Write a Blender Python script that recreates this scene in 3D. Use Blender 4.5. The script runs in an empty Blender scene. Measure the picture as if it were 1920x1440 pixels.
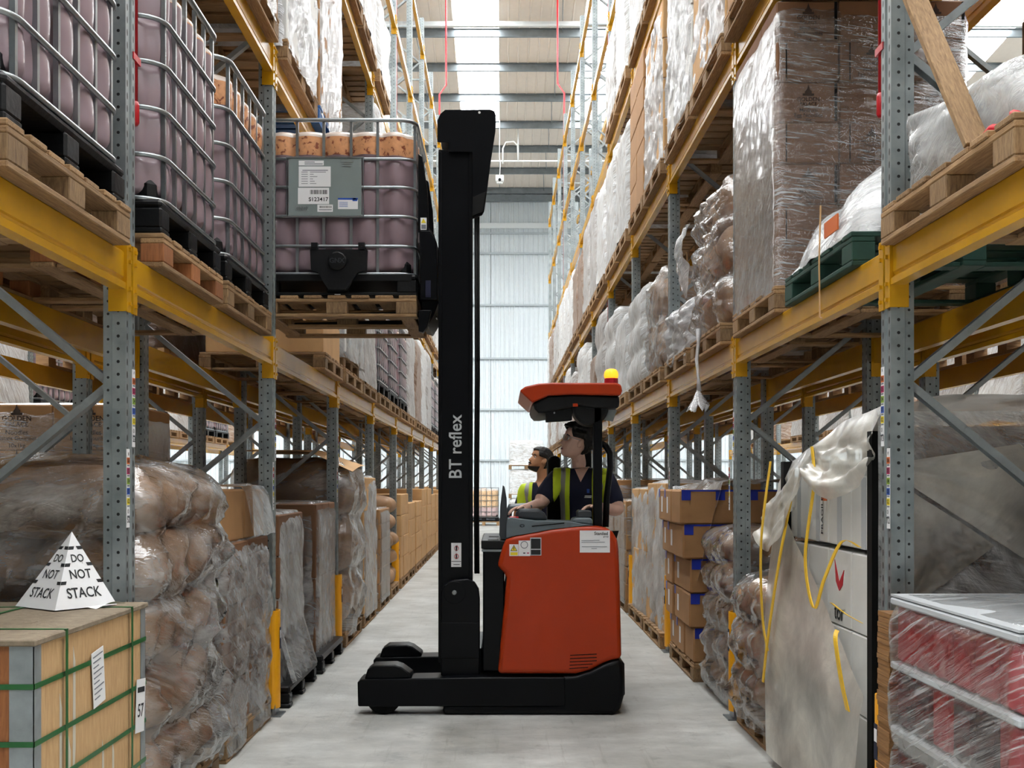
import bpy, bmesh, math, random
from mathutils import Vector, Matrix, noise
R = random.Random(7)
sc = bpy.context.scene
col = sc.collection
PI = math.pi

# ---------------------------------------------------------------- camera, world, light, exposure
F, H, VX, VY = 2086.0, 1.507, 940.0, 905.0          # focal length in px of the 1920 frame, eye height, vanishing point
cam_d = bpy.data.cameras.new('camera')
cam = bpy.data.objects.new('camera', cam_d); col.objects.link(cam)
cam.location = (0, 0, H); cam.rotation_euler = (PI/2, 0, 0)
cam_d.sensor_fit = 'HORIZONTAL'; cam_d.sensor_width = 36; cam_d.lens = F/1920*36
cam_d.shift_x = (960-VX)/1920; cam_d.shift_y = (VY-720)/1920
cam_d.clip_start = 0.05; cam_d.clip_end = 300
sc.camera = cam
ROOFLIGHT = 30.0                                     # glow of the translucent rooflight sheets (overcast daylight behind them)
w = bpy.data.worlds.new('world'); sc.world = w; w.use_nodes = True
w.node_tree.nodes['Background'].inputs[0].default_value = (0.86, 0.93, 1.0, 1)
w.node_tree.nodes['Background'].inputs[1].default_value = 0.22
sc.view_settings.view_transform = 'Standard'; sc.view_settings.look = 'None'
sc.view_settings.exposure = -0.93; sc.view_settings.gamma = 1.0; sc.view_settings.use_curve_mapping = False
sc.cycles.max_bounces = 8; sc.cycles.diffuse_bounces = 4; sc.cycles.glossy_bounces = 2
sc.cycles.transmission_bounces = 4; sc.cycles.transparent_max_bounces = 12
sc.cycles.caustics_reflective = False; sc.cycles.caustics_refractive = False
sc.cycles.use_light_tree = False; sc.cycles.adaptive_threshold = 0.15; sc.cycles.adaptive_min_samples = 14
sc.cycles.sample_clamp_indirect = 4.0

# ---------------------------------------------------------------- helpers
def W(px, py, Y): return Vector(((px-VX)*Y/F, Y, H-(py-VY)*Y/F))
def lin(h):
    h = h.lstrip('#'); o = []
    for i in (0, 2, 4):
        c = int(h[i:i+2], 16)/255
        o.append(c/12.92 if c <= 0.04045 else ((c+0.055)/1.055)**2.4)
    return (*o, 1)
class MB:
    def __init__(s): s.v = []; s.f = []
    def box(s, x0, x1, y0, y1, z0, z1):
        b = len(s.v)
        s.v += [(x0,y0,z0),(x1,y0,z0),(x1,y1,z0),(x0,y1,z0),(x0,y0,z1),(x1,y0,z1),(x1,y1,z1),(x0,y1,z1)]
        s.f += [tuple(b+i for i in q) for q in ((0,3,2,1),(4,5,6,7),(0,1,5,4),(1,2,6,5),(2,3,7,6),(3,0,4,7))]
        return s
    def cbox(s, x0, x1, y0, y1, z0, z1, c=0.01):          # box with chamfered edges
        c = min(c, (x1-x0)*.45, (y1-y0)*.45, (z1-z0)*.45); b = len(s.v); k = {}
        X, Y, Z = (x0, x1), (y0, y1), (z0, z1)
        for i in (0, 1):
            for j in (0, 1):
                for l in (0, 1):
                    a = (1 if i == 0 else -1)*c; d = (1 if j == 0 else -1)*c; e = (1 if l == 0 else -1)*c
                    for ax, p in enumerate(((X[i], Y[j]+d, Z[l]+e), (X[i]+a, Y[j], Z[l]+e), (X[i]+a, Y[j]+d, Z[l]))):
                        k[i, j, l, ax] = len(s.v); s.v.append(p)
        F_ = []
        for i in (0, 1): F_.append([k[i,0,0,0],k[i,1,0,0],k[i,1,1,0],k[i,0,1,0]])
        for j in (0, 1): F_.append([k[0,j,0,1],k[1,j,0,1],k[1,j,1,1],k[0,j,1,1]])
        for l in (0, 1): F_.append([k[0,0,l,2],k[1,0,l,2],k[1,1,l,2],k[0,1,l,2]])
        for i in (0, 1):
            for j in (0, 1): F_.append([k[i,j,0,0],k[i,j,1,0],k[i,j,1,1],k[i,j,0,1]])
            for l in (0, 1): F_.append([k[i,0,l,0],k[i,1,l,0],k[i,1,l,2],k[i,0,l,2]])
        for j in (0, 1):
            for l in (0, 1): F_.append([k[0,j,l,1],k[1,j,l,1],k[1,j,l,2],k[0,j,l,2]])
        for i in (0, 1):
            for j in (0, 1):
                for l in (0, 1): F_.append([k[i,j,l,0],k[i,j,l,1],k[i,j,l,2]])
        ctr = Vector(((x0+x1)/2, (y0+y1)/2, (z0+z1)/2))
        for q in F_:
            p = [Vector(s.v[i]) for i in q]
            n = (p[1]-p[0]).cross(p[2]-p[0]); m = sum(p, Vector())/len(p)
            s.f.append(tuple(q) if n.dot(m-ctr) > 0 else tuple(reversed(q)))
        return s
    def prism(s, poly, lo, hi, axis='y'):                 # polygon extruded along an axis
        b = len(s.v); n = len(poly)
        for t in (lo, hi):
            for (p, q) in poly: s.v.append((p, t, q) if axis == 'y' else (t, p, q) if axis == 'x' else (p, q, t))
        s.f.append(tuple(range(b, b+n))); s.f.append(tuple(range(b+2*n-1, b+n-1, -1)))
        for i in range(n):
            j = (i+1) % n; s.f.append((b+i, b+n+i, b+n+j, b+j))
        return s
    def tube(s, pts, r, n=6, closed=False, rs=None):
        pts = [Vector(p) for p in pts]; b = len(s.v); m = len(pts)
        up = None
        for i, p in enumerate(pts):
            if closed: d = pts[(i+1) % m]-pts[i-1]
            else: d = pts[min(i+1, m-1)]-pts[max(i-1, 0)]
            d.normalize()
            if up is None: up = Vector((0, 0, 1)) if abs(d.z) < .9 else Vector((1, 0, 0))
            a = d.cross(up)
            if a.length < 1e-5: a = d.orthogonal()
            a.normalize(); c = a.cross(d); c.normalize(); up = c
            rr = rs[i] if rs else r
            for k in range(n):
                t = 2*PI*(k+.5)/n; q = p+a*rr*math.cos(t)+c*rr*math.sin(t); s.v.append(tuple(q))
        for i in range(m if closed else m-1):
            for k in range(n):
                i2 = (i+1) % m; k2 = (k+1) % n
                s.f.append((b+i*n+k, b+i2*n+k, b+i2*n+k2, b+i*n+k2))
        if not closed:
            s.f.append(tuple(b+k for k in range(n))); s.f.append(tuple(b+(m-1)*n+k for k in reversed(range(n))))
        return s
    def lathe(s, prof, c=(0,0,0), n=16, axis='z'):
        b = len(s.v); m = len(prof)
        for (r, z) in prof:
            for k in range(n):
                t = 2*PI*k/n; p, q = r*math.cos(t), r*math.sin(t)
                s.v.append((c[0]+p, c[1]+q, c[2]+z) if axis == 'z' else (c[0]+p, c[1]+z, c[2]+q) if axis == 'y' else (c[0]+z, c[1]+p, c[2]+q))
        for i in range(m-1):
            for k in range(n):
                k2 = (k+1) % n; s.f.append((b+i*n+k, b+i*n+k2, b+(i+1)*n+k2, b+(i+1)*n+k))
        s.f.append(tuple(b+k for k in reversed(range(n)))); s.f.append(tuple(b+(m-1)*n+k for k in range(n)))
        return s
    def grid(s, fn, nu, nv, closeu=False):
        b = len(s.v); mu = nu if closeu else nu+1
        for j in range(nv+1):
            for i in range(mu): s.v.append(tuple(fn(i/nu, j/nv)))
        for j in range(nv):
            for i in range(nu):
                i2 = (i+1) % mu; s.f.append((b+j*mu+i, b+j*mu+i2, b+(j+1)*mu+i2, b+(j+1)*mu+i))
        return s
    def mesh(s, name, mat, smooth=False, fix=True):
        me = bpy.data.meshes.new(name); me.from_pydata(s.v, [], s.f)
        if fix:
            bm = bmesh.new(); bm.from_mesh(me); bmesh.ops.recalc_face_normals(bm, faces=bm.faces); bm.to_mesh(me); bm.free()
        if mat is not None: me.materials.append(M[mat] if isinstance(mat, str) else mat)
        if smooth: me.polygons.foreach_set('use_smooth', [True]*len(me.polygons))
        me.update(); return me
def tag(o, label=None, cat=None, group=None, kind=None):
    if label: o['label'] = label
    if cat: o['category'] = cat
    if group: o['group'] = group
    if kind: o['kind'] = kind
    return o
def obj(name, me, parent=None, loc=(0,0,0), rot=(0,0,0), scale=None):
    if isinstance(me, MB): raise TypeError
    o = bpy.data.objects.new(name, me); col.objects.link(o)
    o.location = loc; o.rotation_euler = rot
    if scale: o.scale = scale
    if parent: o.parent = parent
    return o
def part(name, mb, mat, parent=None, loc=(0,0,0), rot=(0,0,0), smooth=False):
    return obj(name, mb.mesh(name, mat, smooth), parent, loc, rot)
def thing(name, label, cat, loc=(0,0,0), rotz=0, group=None):
    o = bpy.data.objects.new(name, None); col.objects.link(o)
    o.location = loc; o.rotation_euler = (0, 0, rotz); o.empty_display_size = .1
    return tag(o, label, cat, group)
_cache = {}
def boxmesh(name, dx, dy, dz, mat, c=0.004):              # shared mesh, box centred in x and y, standing on z = 0
    k = (name, round(dx, 3), round(dy, 3), round(dz, 3), mat, c)
    if k not in _cache:
        _cache[k] = MB().cbox(-dx/2, dx/2, -dy/2, dy/2, 0, dz, c).mesh(name, mat) if c else MB().box(-dx/2, dx/2, -dy/2, dy/2, 0, dz).mesh(name, mat)
    return _cache[k]
def sharp(me, ang=40):
    me.polygons.foreach_set('use_smooth', [True]*len(me.polygons)); me.set_sharp_from_angle(angle=math.radians(ang)); return me
_fonts = {}
def textmesh(body, size, mat, extrude=0.0, align='CENTER', sx=1.0):
    k = (body, size, mat, extrude, align, sx)
    if k in _cache: return _cache[k]
    cu = bpy.data.curves.new('lettering', 'FONT'); cu.body = body; cu.size = size; cu.align_x = align; cu.align_y = 'CENTER'
    cu.extrude = extrude; cu.resolution_u = 3; cu.offset = size*.012
    o = bpy.data.objects.new('lettering', cu); col.objects.link(o)
    dg = bpy.context.evaluated_depsgraph_get(); me = bpy.data.meshes.new_from_object(o.evaluated_get(dg))
    bpy.data.objects.remove(o); bpy.data.curves.remove(cu)
    if sx != 1.0:
        for v in me.vertices: v.co.x *= sx
    me.materials.clear(); me.materials.append(M[mat]); me.name = 'lettering'
    _cache[k] = me; return me

# ---------------------------------------------------------------- materials
M = {}
def nmat(name):
    m = bpy.data.materials.new(name); m.use_nodes = True; M[name] = m
    nt = m.node_tree; return m, nt, nt.nodes['Principled BSDF']
def N(nt, typ, **kw):
    n = nt.nodes.new(typ)
    for k, v in kw.items():
        if k.startswith('i_'):
            key = k[2:]; n.inputs[int(key) if key.isdigit() else key].default_value = v
        else: setattr(n, k, v)
    return n
def ramp(nt, fac, stops):
    r = N(nt, 'ShaderNodeValToRGB'); el = r.color_ramp.elements
    el[0].position, el[0].color = stops[0]; el[1].position, el[1].color = stops[-1]
    for p, c in stops[1:-1]:
        e = el.new(p); e.color = c
    nt.links.new(fac, r.inputs[0]); return r.outputs[0]
def g(v): return (v, v, v, 1)
def simple(name, hexc, rough=.5, metal=0., var=.0, scale=6., bump=0., bscale=60., stretch=(1,1,1), spec=.5):
    m, nt, p = nmat(name); c = lin(hexc)
    p.inputs['Base Color'].default_value = c; p.inputs['Roughness'].default_value = rough; p.inputs['Metallic'].default_value = metal
    p.inputs['Specular IOR Level'].default_value = spec
    if var or bump:
        tc = N(nt, 'ShaderNodeTexCoord'); mp = N(nt, 'ShaderNodeMapping'); mp.inputs['Scale'].default_value = stretch
        oi = N(nt, 'ShaderNodeObjectInfo'); ad = N(nt, 'ShaderNodeVectorMath', operation='ADD')
        ml = N(nt, 'ShaderNodeMath', operation='MULTIPLY', i_1=37.0)
        nt.links.new(oi.outputs['Random'], ml.inputs[0]); nt.links.new(tc.outputs['Object'], ad.inputs[0]); nt.links.new(ml.outputs[0], ad.inputs[1])
        nt.links.new(ad.outputs[0], mp.inputs[0])
    if var:
        nz = N(nt, 'ShaderNodeTexNoise', i_Scale=scale, i_Detail=5.0, i_Roughness=.6); nt.links.new(mp.outputs[0], nz.inputs['Vector'])
        lo = tuple(max(0, x*(1-var)) for x in c[:3])+(1,); hi = tuple(min(1, x*(1+var)) for x in c[:3])+(1,)
        nt.links.new(ramp(nt, nz.outputs['Fac'], [(.3, lo), (.7, hi)]), p.inputs['Base Color'])
    if bump:
        nb = N(nt, 'ShaderNodeTexNoise', i_Scale=bscale, i_Detail=4.0); nt.links.new(mp.outputs[0], nb.inputs['Vector'])
        bp = N(nt, 'ShaderNodeBump', i_Strength=bump, i_Distance=.01); nt.links.new(nb.outputs['Fac'], bp.inputs['Height'])
        nt.links.new(bp.outputs[0], p.inputs['Normal'])
    return m
simple('black_paint', '#040508', .36, var=.25, scale=3, spec=.18)
simple('black_plastic', '#07080a', .45, var=.3, scale=8, bump=.15, bscale=40, spec=.3)
simple('matte_black', '#030303', .7, spec=.25)
simple('orange_paint', '#a8330b', .34, var=.06, scale=2, spec=.3)
simple('grey_dash', '#5c666b', .45, var=.05)
simple('dark_dash', '#2a2f34', .5)
simple('steel', '#8a9093', .35, .8, var=.12, scale=14)
simple('cage_steel', '#9aa0a2', .3, .85, var=.15, scale=9)
simple('brace_steel', '#8d9394', .45, .35, var=.2, scale=10)
simple('beam_yellow', '#b98710', .27, var=.09, scale=5, bump=.04, bscale=9)
simple('guard_yellow', '#f0a70e', .42, var=.05)
simple('pipe_red', '#b3101d', .35, var=.08)
simple('white_paint', '#e8e8e6', .5)
simple('paper', '#e9e9ea', .7)
simple('paper_grey', '#b9bdc0', .6)
simple('ink', '#15161a', .7)
simple('ink_soft', '#70747c', .7)
simple('tape_blue', '#1a2f9d', .35)
simple('tape_red', '#b0182c', .4)
simple('print_brown', '#3a2a20', .8)
simple('plate_grey', '#7f8a89', .45, .1, var=.05)
simple('sticker_yellow', '#e6cf2a', .5); simple('sticker_blue', '#2b56b0', .5); simple('sticker_magenta', '#b02a5c', .5)
simple('sticker_orange', '#c8642c', .5); simple('sticker_green', '#8aa838', .5)
simple('rail_white', '#dfe3e4', .4)
simple('purlin_steel', '#7f868a', .38, .55, var=.15, scale=4)
simple('roof_liner', '#ded3c8', .6, var=.03)
simple('wall_white', '#d3dadd', .55, var=.02)
simple('girt_grey', '#aab2b6', .5)
simple('skirting_dark', '#30353a', .7)
simple('carton', '#a3794e', .75, var=.10, scale=4, bump=.08, bscale=25)
simple('carton_dark', '#7a5437', .75, var=.12, scale=4, bump=.08, bscale=25)
simple('carton_pale', '#c59b69', .75, var=.10, scale=4)
simple('carton_white', '#dcdcd9', .6, var=.04, bump=.05)
simple('tape_clear', '#a98c66', .25)
simple('strap_green', '#1d5b2a', .4); simple('strap_yellow', '#e8bb2c', .4)
simple('sack_brown', '#a17c5a', .6, var=.25, scale=3, bump=.5, bscale=9)
simple('sack_white', '#d9d9d8', .5, var=.08, scale=3, bump=.4, bscale=9)
simple('crate_red', '#a5333a', .45, var=.25, scale=5)
simple('crate_dark', '#3b3236', .5, var=.25, scale=5)
simple('corrugated_board', '#8a6238', .8, var=.35, scale=3, stretch=(1, 1, 60))
simple('pallet_green', '#153a2f', .6, var=.3, scale=9)
simple('pallet_blue', '#2c5f9a', .6, var=.25, scale=9)
simple('ribbon_red', '#c01528', .3)
simple('hivis', '#cfe62e', .7, var=.05); simple('reflective', '#9a9a92', .35)
simple('shirt_navy', '#10142e', .85, var=.2, scale=8); simple('trouser', '#15161c', .9)
simple('skin_pale', '#e8bda9', .5, var=.06, scale=20); simple('skin_tan', '#b98560', .5, var=.06, scale=20)
simple('hair_dark', '#120d0b', .6, bump=.6, bscale=70); simple('lip', '#8a4a44', .5); simple('eye_white', '#d8d4cf', .3)
simple('lanyard', '#e9b04a', .5)
simple('ivory_sheet', '#c9c2b2', .5)
def emit(name, c, s):
    m, nt, p = nmat(name); p.inputs['Base Color'].default_value = c
    p.inputs['Emission Color'].default_value = c; p.inputs['Emission Strength'].default_value = s
emit('rooflight_sheet', (.95, .98, 1, 1), ROOFLIGHT)
emit('beacon_glow', (1.0, .42, .02, 1), 3.0)
emit('tube_lamp', (1, 1, 1, 1), 6.0)
# wood, grain along the longest local axis handled by two variants
def wood(name, dark, light, stretch):
    m, nt, p = nmat(name)
    tc = N(nt, 'ShaderNodeTexCoord'); oi = N(nt, 'ShaderNodeObjectInfo')
    ml = N(nt, 'ShaderNodeMath', operation='MULTIPLY', i_1=53.0); ad = N(nt, 'ShaderNodeVectorMath', operation='ADD')
    nt.links.new(oi.outputs['Random'], ml.inputs[0]); nt.links.new(tc.outputs['Object'], ad.inputs[0]); nt.links.new(ml.outputs[0], ad.inputs[1])
    mp = N(nt, 'ShaderNodeMapping'); mp.inputs['Scale'].default_value = stretch; nt.links.new(ad.outputs[0], mp.inputs[0])
    nz = N(nt, 'ShaderNodeTexNoise', i_Scale=9.0, i_Detail=6.0, i_Roughness=.65, i_Distortion=.4); nt.links.new(mp.outputs[0], nz.inputs['Vector'])
    c = ramp(nt, nz.outputs['Fac'], [(.25, lin(dark)), (.75, lin(light))])
    hs = N(nt, 'ShaderNodeHueSaturation'); mr = N(nt, 'ShaderNodeMapRange', i_3=.72, i_4=1.15)
    nt.links.new(oi.outputs['Random'], mr.inputs[0]); nt.links.new(mr.outputs[0], hs.inputs['Value']); nt.links.new(c, hs.inputs['Color'])
    nt.links.new(hs.outputs[0], p.inputs['Base Color']); p.inputs['Roughness'].default_value = .75
    bp = N(nt, 'ShaderNodeBump', i_Strength=.25, i_Distance=.01); nt.links.new(nz.outputs['Fac'], bp.inputs['Height']); nt.links.new(bp.outputs[0], p.inputs['Normal'])
wood('wood_x', '#6b4c30', '#b28f64', (1, 14, 14)); wood('wood_y', '#6b4c30', '#b28f64', (14, 1, 14)); wood('wood_z', '#5f432a', '#a3845c', (12, 12, 2))
wood('plywood', '#b08a5c', '#d0ab7c', (9, 9, 1.2)); wood('plywood_top', '#7c6c58', '#a3937c', (3, 3, 3)); wood('plywood_orange', '#7d4a26', '#a96b3c', (9, 9, 1.2))
# galvanised upright with punched holes (fine relief)
m, nt, p = nmat('upright_steel')
tc = N(nt, 'ShaderNodeTexCoord'); sx = N(nt, 'ShaderNodeSeparateXYZ'); sn = N(nt, 'ShaderNodeSeparateXYZ')
nt.links.new(tc.outputs['Object'], sx.inputs[0]); nt.links.new(tc.outputs['Normal'], sn.inputs[0])
def mth(nt, op, a, b=None, c=None):
    n = N(nt, 'ShaderNodeMath', operation=op)
    for i, q in enumerate((a, b, c)):
        if q is None: continue
        if isinstance(q, (int, float)): n.inputs[i].default_value = q
        else: nt.links.new(q, n.inputs[i])
    return n.outputs[0]
ax = mth(nt, 'ABSOLUTE', sx.outputs['X'])
def hole(u, u0, pitch, z0, ru, rz):
    du = mth(nt, 'DIVIDE', mth(nt, 'SUBTRACT', u, u0), ru)
    zz = mth(nt, 'SUBTRACT', mth(nt, 'FLOORED_MODULO', mth(nt, 'ADD', sx.outputs['Z'], z0), pitch), pitch/2)
    dz = mth(nt, 'DIVIDE', zz, rz)
    return mth(nt, 'LESS_THAN', mth(nt, 'ADD', mth(nt, 'MULTIPLY', du, du), mth(nt, 'MULTIPLY', dz, dz)), 1.0)
side = mth(nt, 'GREATER_THAN', mth(nt, 'ABSOLUTE', sn.outputs['Y']), .6)
front = mth(nt, 'GREATER_THAN', mth(nt, 'ABSOLUTE', sn.outputs['X']), .6)
hs_ = mth(nt, 'MAXIMUM', hole(ax, .029, .05, 0, .0062, .0062), hole(ax, .071, .05, .012, .0052, .0052))
hf_ = mth(nt, 'MAXIMUM', hole(sx.outputs['Y'], .02, .05, 0, .007, .014), hole(sx.outputs['Y'], .09, .05, 0, .007, .014))
hm = mth(nt, 'MAXIMUM', mth(nt, 'MULTIPLY', side, hs_), mth(nt, 'MULTIPLY', front, hf_))
nz = N(nt, 'ShaderNodeTexNoise', i_Scale=7.0, i_Detail=5.0); nt.links.new(tc.outputs['Object'], nz.inputs['Vector'])
base = ramp(nt, nz.outputs['Fac'], [(.3, lin('#6f7779')), (.7, lin('#99a0a0'))])
mx = N(nt, 'ShaderNodeMix', data_type='RGBA'); nt.links.new(hm, mx.inputs[0]); nt.links.new(base, mx.inputs[6]); mx.inputs[7].default_value = g(.004)
nt.links.new(mx.outputs[2], p.inputs['Base Color']); p.inputs['Roughness'].default_value = .42
nt.links.new(mth(nt, 'MULTIPLY', mth(nt, 'SUBTRACT', 1.0, hm), .45), p.inputs['Metallic'])
# concrete floor
m, nt, p = nmat('concrete')
tc = N(nt, 'ShaderNodeTexCoord'); mp = N(nt, 'ShaderNodeMapping'); nt.links.new(tc.outputs['Object'], mp.inputs[0])
mp2 = N(nt, 'ShaderNodeMapping'); mp2.inputs['Scale'].default_value = (1.3, 2.2, 1); nt.links.new(tc.outputs['Object'], mp2.inputs[0])
n1 = N(nt, 'ShaderNodeTexNoise', i_Scale=1.3, i_Detail=8.0, i_Roughness=.62); n2 = N(nt, 'ShaderNodeTexNoise', i_Scale=2.2, i_Detail=7.0, i_Roughness=.7)
n3 = N(nt, 'ShaderNodeTexNoise', i_Scale=45.0, i_Detail=3.0); n4 = N(nt, 'ShaderNodeTexNoise', i_Scale=4.0, i_Detail=9.0, i_Roughness=.75)
for n_, v_ in ((n1, mp), (n2, mp2), (n3, mp), (n4, mp)): nt.links.new(v_.outputs[0], n_.inputs['Vector'])
c1 = ramp(nt, n1.outputs['Fac'], [(.28, lin('#a09f98')), (.5, lin('#b9b9b4')), (.72, lin('#cfd0cc'))])
c2 = ramp(nt, n2.outputs['Fac'], [(.32, g(.62)), (.62, g(1.0))])
mx = N(nt, 'ShaderNodeMix', data_type='RGBA', blend_type='MULTIPLY'); mx.inputs[0].default_value = .8
nt.links.new(c1, mx.inputs[6]); nt.links.new(c2, mx.inputs[7])
c4 = ramp(nt, n4.outputs['Fac'], [(.56, g(1.0)), (.74, g(.45))])
mx2 = N(nt, 'ShaderNodeMix', data_type='RGBA', blend_type='MULTIPLY'); mx2.inputs[0].default_value = .8
mp5 = N(nt, 'ShaderNodeMapping'); mp5.inputs['Scale'].default_value = (7, .35, 1); nt.links.new(tc.outputs['Object'], mp5.inputs[0])
n5 = N(nt, 'ShaderNodeTexNoise', i_Scale=3.0, i_Detail=6.0, i_Roughness=.7); nt.links.new(mp5.outputs[0], n5.inputs['Vector'])
mx5 = N(nt, 'ShaderNodeMix', data_type='RGBA', blend_type='MULTIPLY'); mx5.inputs[0].default_value = .22
nt.links.new(mx.outputs[2], mx2.inputs[6]); nt.links.new(c4, mx2.inputs[7]); nt.links.new(mx2.outputs[2], mx5.inputs[6]); nt.links.new(ramp(nt, n5.outputs['Fac'], [(.58, g(1)), (.68, lin('#a09888'))]), mx5.inputs[7]); nt.links.new(mx5.outputs[2], p.inputs['Base Color'])
rr = ramp(nt, n2.outputs['Fac'], [(.3, g(.38)), (.7, g(.6))]); nt.links.new(rr, p.inputs['Roughness'])
bp = N(nt, 'ShaderNodeBump', i_Strength=.12, i_Distance=.01); nt.links.new(n3.outputs['Fac'], bp.inputs['Height']); nt.links.new(bp.outputs[0], p.inputs['Normal'])
# tote bottle: translucent plastic, mauve liquid below a level, orange stains above it
def bottle_mat(name, level, mauve, orange, blotc='#8a4a34'):
    m, nt, p = nmat(name)
    tc = N(nt, 'ShaderNodeTexCoord'); sx = N(nt, 'ShaderNodeSeparateXYZ'); nt.links.new(tc.outputs['Object'], sx.inputs[0])
    nz = N(nt, 'ShaderNodeTexNoise', i_Scale=26.0, i_Detail=3.0, i_Roughness=.55, i_Distortion=.4); nt.links.new(tc.outputs['Object'], nz.inputs['Vector'])
    nl = N(nt, 'ShaderNodeTexNoise', i_Scale=5.0, i_Detail=2.0); nt.links.new(tc.outputs['Object'], nl.inputs['Vector'])
    blot = ramp(nt, nz.outputs['Fac'], [(.40, lin(orange)), (.58, tuple(x*.85 for x in lin(orange)[:3])+(1,)), (.625, lin(blotc))])
    topm = mth(nt, 'GREATER_THAN', sx.outputs['Z'], 1.075)
    mt = N(nt, 'ShaderNodeMix', data_type='RGBA'); nt.links.new(topm, mt.inputs[0]); nt.links.new(blot, mt.inputs[6]); mt.inputs[7].default_value = lin('#d9c9bd')
    low = ramp(nt, nl.outputs['Fac'], [(.3, lin(mauve)), (.7, tuple(min(1, x*1.25) for x in lin(mauve)[:3])+(1,))])
    lv = mth(nt, 'GREATER_THAN', mth(nt, 'ADD', sx.outputs['Z'], mth(nt, 'MULTIPLY', nl.outputs['Fac'], .02)), level+.01)
    mx = N(nt, 'ShaderNodeMix', data_type='RGBA'); nt.links.new(lv, mx.inputs[0]); nt.links.new(low, mx.inputs[6]); nt.links.new(mt.outputs[2], mx.inputs[7])
    nt.links.new(mx.outputs[2], p.inputs['Base Color']); p.inputs['Roughness'].default_value = .28
    p.inputs['Subsurface Weight'].default_value = .0; p.inputs['Coat Weight'].default_value = .25
bottle_mat('bottle_stained', .95, '#837077', '#e0a274'); bottle_mat('bottle_full', 1.07, '#8b787f', '#e0a274'); bottle_mat('bottle_pale', .5, '#c3a9a8', '#efcaa0', '#d9ab84')
# stretch film: mostly clear, milky along its stretch lines, glossy and wrinkled
def film(name, milk_lo, milk_hi, stretch, rot, bump=.9, scale=5.0, tint='#e6e9ea', gloss=.22, lo=.38, hi=.66, dist=.7, line=.5, lrot=(.75, -.15, 0), lscale=5.0, fr=1.1):
    m, nt, p = nmat(name); nt.nodes.remove(p); out = nt.nodes['Material Output']
    tc = N(nt, 'ShaderNodeTexCoord'); oi = N(nt, 'ShaderNodeObjectInfo')
    ml = N(nt, 'ShaderNodeMath', operation='MULTIPLY', i_1=29.0); ad = N(nt, 'ShaderNodeVectorMath', operation='ADD')
    nt.links.new(oi.outputs['Random'], ml.inputs[0]); nt.links.new(tc.outputs['Object'], ad.inputs[0]); nt.links.new(ml.outputs[0], ad.inputs[1])
    mr_ = N(nt, 'ShaderNodeMapping'); mr_.inputs['Rotation'].default_value = rot; nt.links.new(ad.outputs[0], mr_.inputs[0])
    mp = N(nt, 'ShaderNodeMapping'); mp.inputs['Scale'].default_value = stretch; nt.links.new(mr_.outputs[0], mp.inputs[0])
    nz = N(nt, 'ShaderNodeTexNoise', i_Scale=scale, i_Detail=6.0, i_Roughness=.68, i_Distortion=dist); nt.links.new(mp.outputs[0], nz.inputs['Vector'])
    ml_ = N(nt, 'ShaderNodeMapping'); ml_.inputs['Rotation'].default_value = lrot; nt.links.new(ad.outputs[0], ml_.inputs[0])
    ms_ = N(nt, 'ShaderNodeMapping'); ms_.inputs['Scale'].default_value = (1.1, 1.1, 21); nt.links.new(ml_.outputs[0], ms_.inputs[0])
    ln = N(nt, 'ShaderNodeTexNoise', i_Scale=lscale, i_Detail=3.0, i_Roughness=.6, i_Distortion=.15); nt.links.new(ms_.outputs[0], ln.inputs['Vector'])
    lf = mth(nt, 'MULTIPLY', ramp(nt, ln.outputs['Fac'], [(.5, g(0)), (.68, g(1))]), line)
    big = N(nt, 'ShaderNodeTexNoise', i_Scale=2.4, i_Detail=3.0); nt.links.new(ad.outputs[0], big.inputs['Vector'])
    s1 = ramp(nt, nz.outputs['Fac'], [(lo, g(milk_lo)), (hi, g(milk_hi))]); s2 = ramp(nt, big.outputs['Fac'], [(.35, g(.55)), (.65, g(1.25))])
    fac = mth(nt, 'MINIMUM', mth(nt, 'MULTIPLY', mth(nt, 'MAXIMUM', s1, lf), s2), .97)
    hgt = mth(nt, 'ADD', nz.outputs['Fac'], mth(nt, 'MULTIPLY', ln.outputs['Fac'], line*.45))
    bp = N(nt, 'ShaderNodeBump', i_Strength=bump, i_Distance=.03); nt.links.new(hgt, bp.inputs['Height'])
    tr = N(nt, 'ShaderNodeBsdfTransparent'); tr.inputs[0].default_value = (.96, .96, .96, 1)
    di = N(nt, 'ShaderNodeBsdfDiffuse'); di.inputs[0].default_value = lin(tint); tl = N(nt, 'ShaderNodeBsdfTranslucent'); tl.inputs[0].default_value = lin(tint)
    gl = N(nt, 'ShaderNodeBsdfGlossy'); gl.inputs[0].default_value = g(.9); gl.inputs[1].default_value = gloss
    for n_ in (di, gl, tl): nt.links.new(bp.outputs[0], n_.inputs['Normal'])
    m0 = N(nt, 'ShaderNodeMixShader'); m0.inputs[0].default_value = .25; nt.links.new(di.outputs[0], m0.inputs[1]); nt.links.new(tl.outputs[0], m0.inputs[2])
    m1 = N(nt, 'ShaderNodeMixShader'); nt.links.new(fac, m1.inputs[0]); nt.links.new(tr.outputs[0], m1.inputs[1]); nt.links.new(m0.outputs[0], m1.inputs[2])
    lw = N(nt, 'ShaderNodeLayerWeight', i_Blend=.18); nt.links.new(bp.outputs[0], lw.inputs['Normal'])
    gf = mth(nt, 'MINIMUM', mth(nt, 'ADD', mth(nt, 'MULTIPLY', lw.outputs['Fresnel'], fr), .1*fr), .8)
    m2 = N(nt, 'ShaderNodeMixShader'); nt.links.new(gf, m2.inputs[0]); nt.links.new(m1.outputs[0], m2.inputs[1]); nt.links.new(gl.outputs[0], m2.inputs[2])
    nt.links.new(m2.outputs[0], out.inputs[0])
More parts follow.
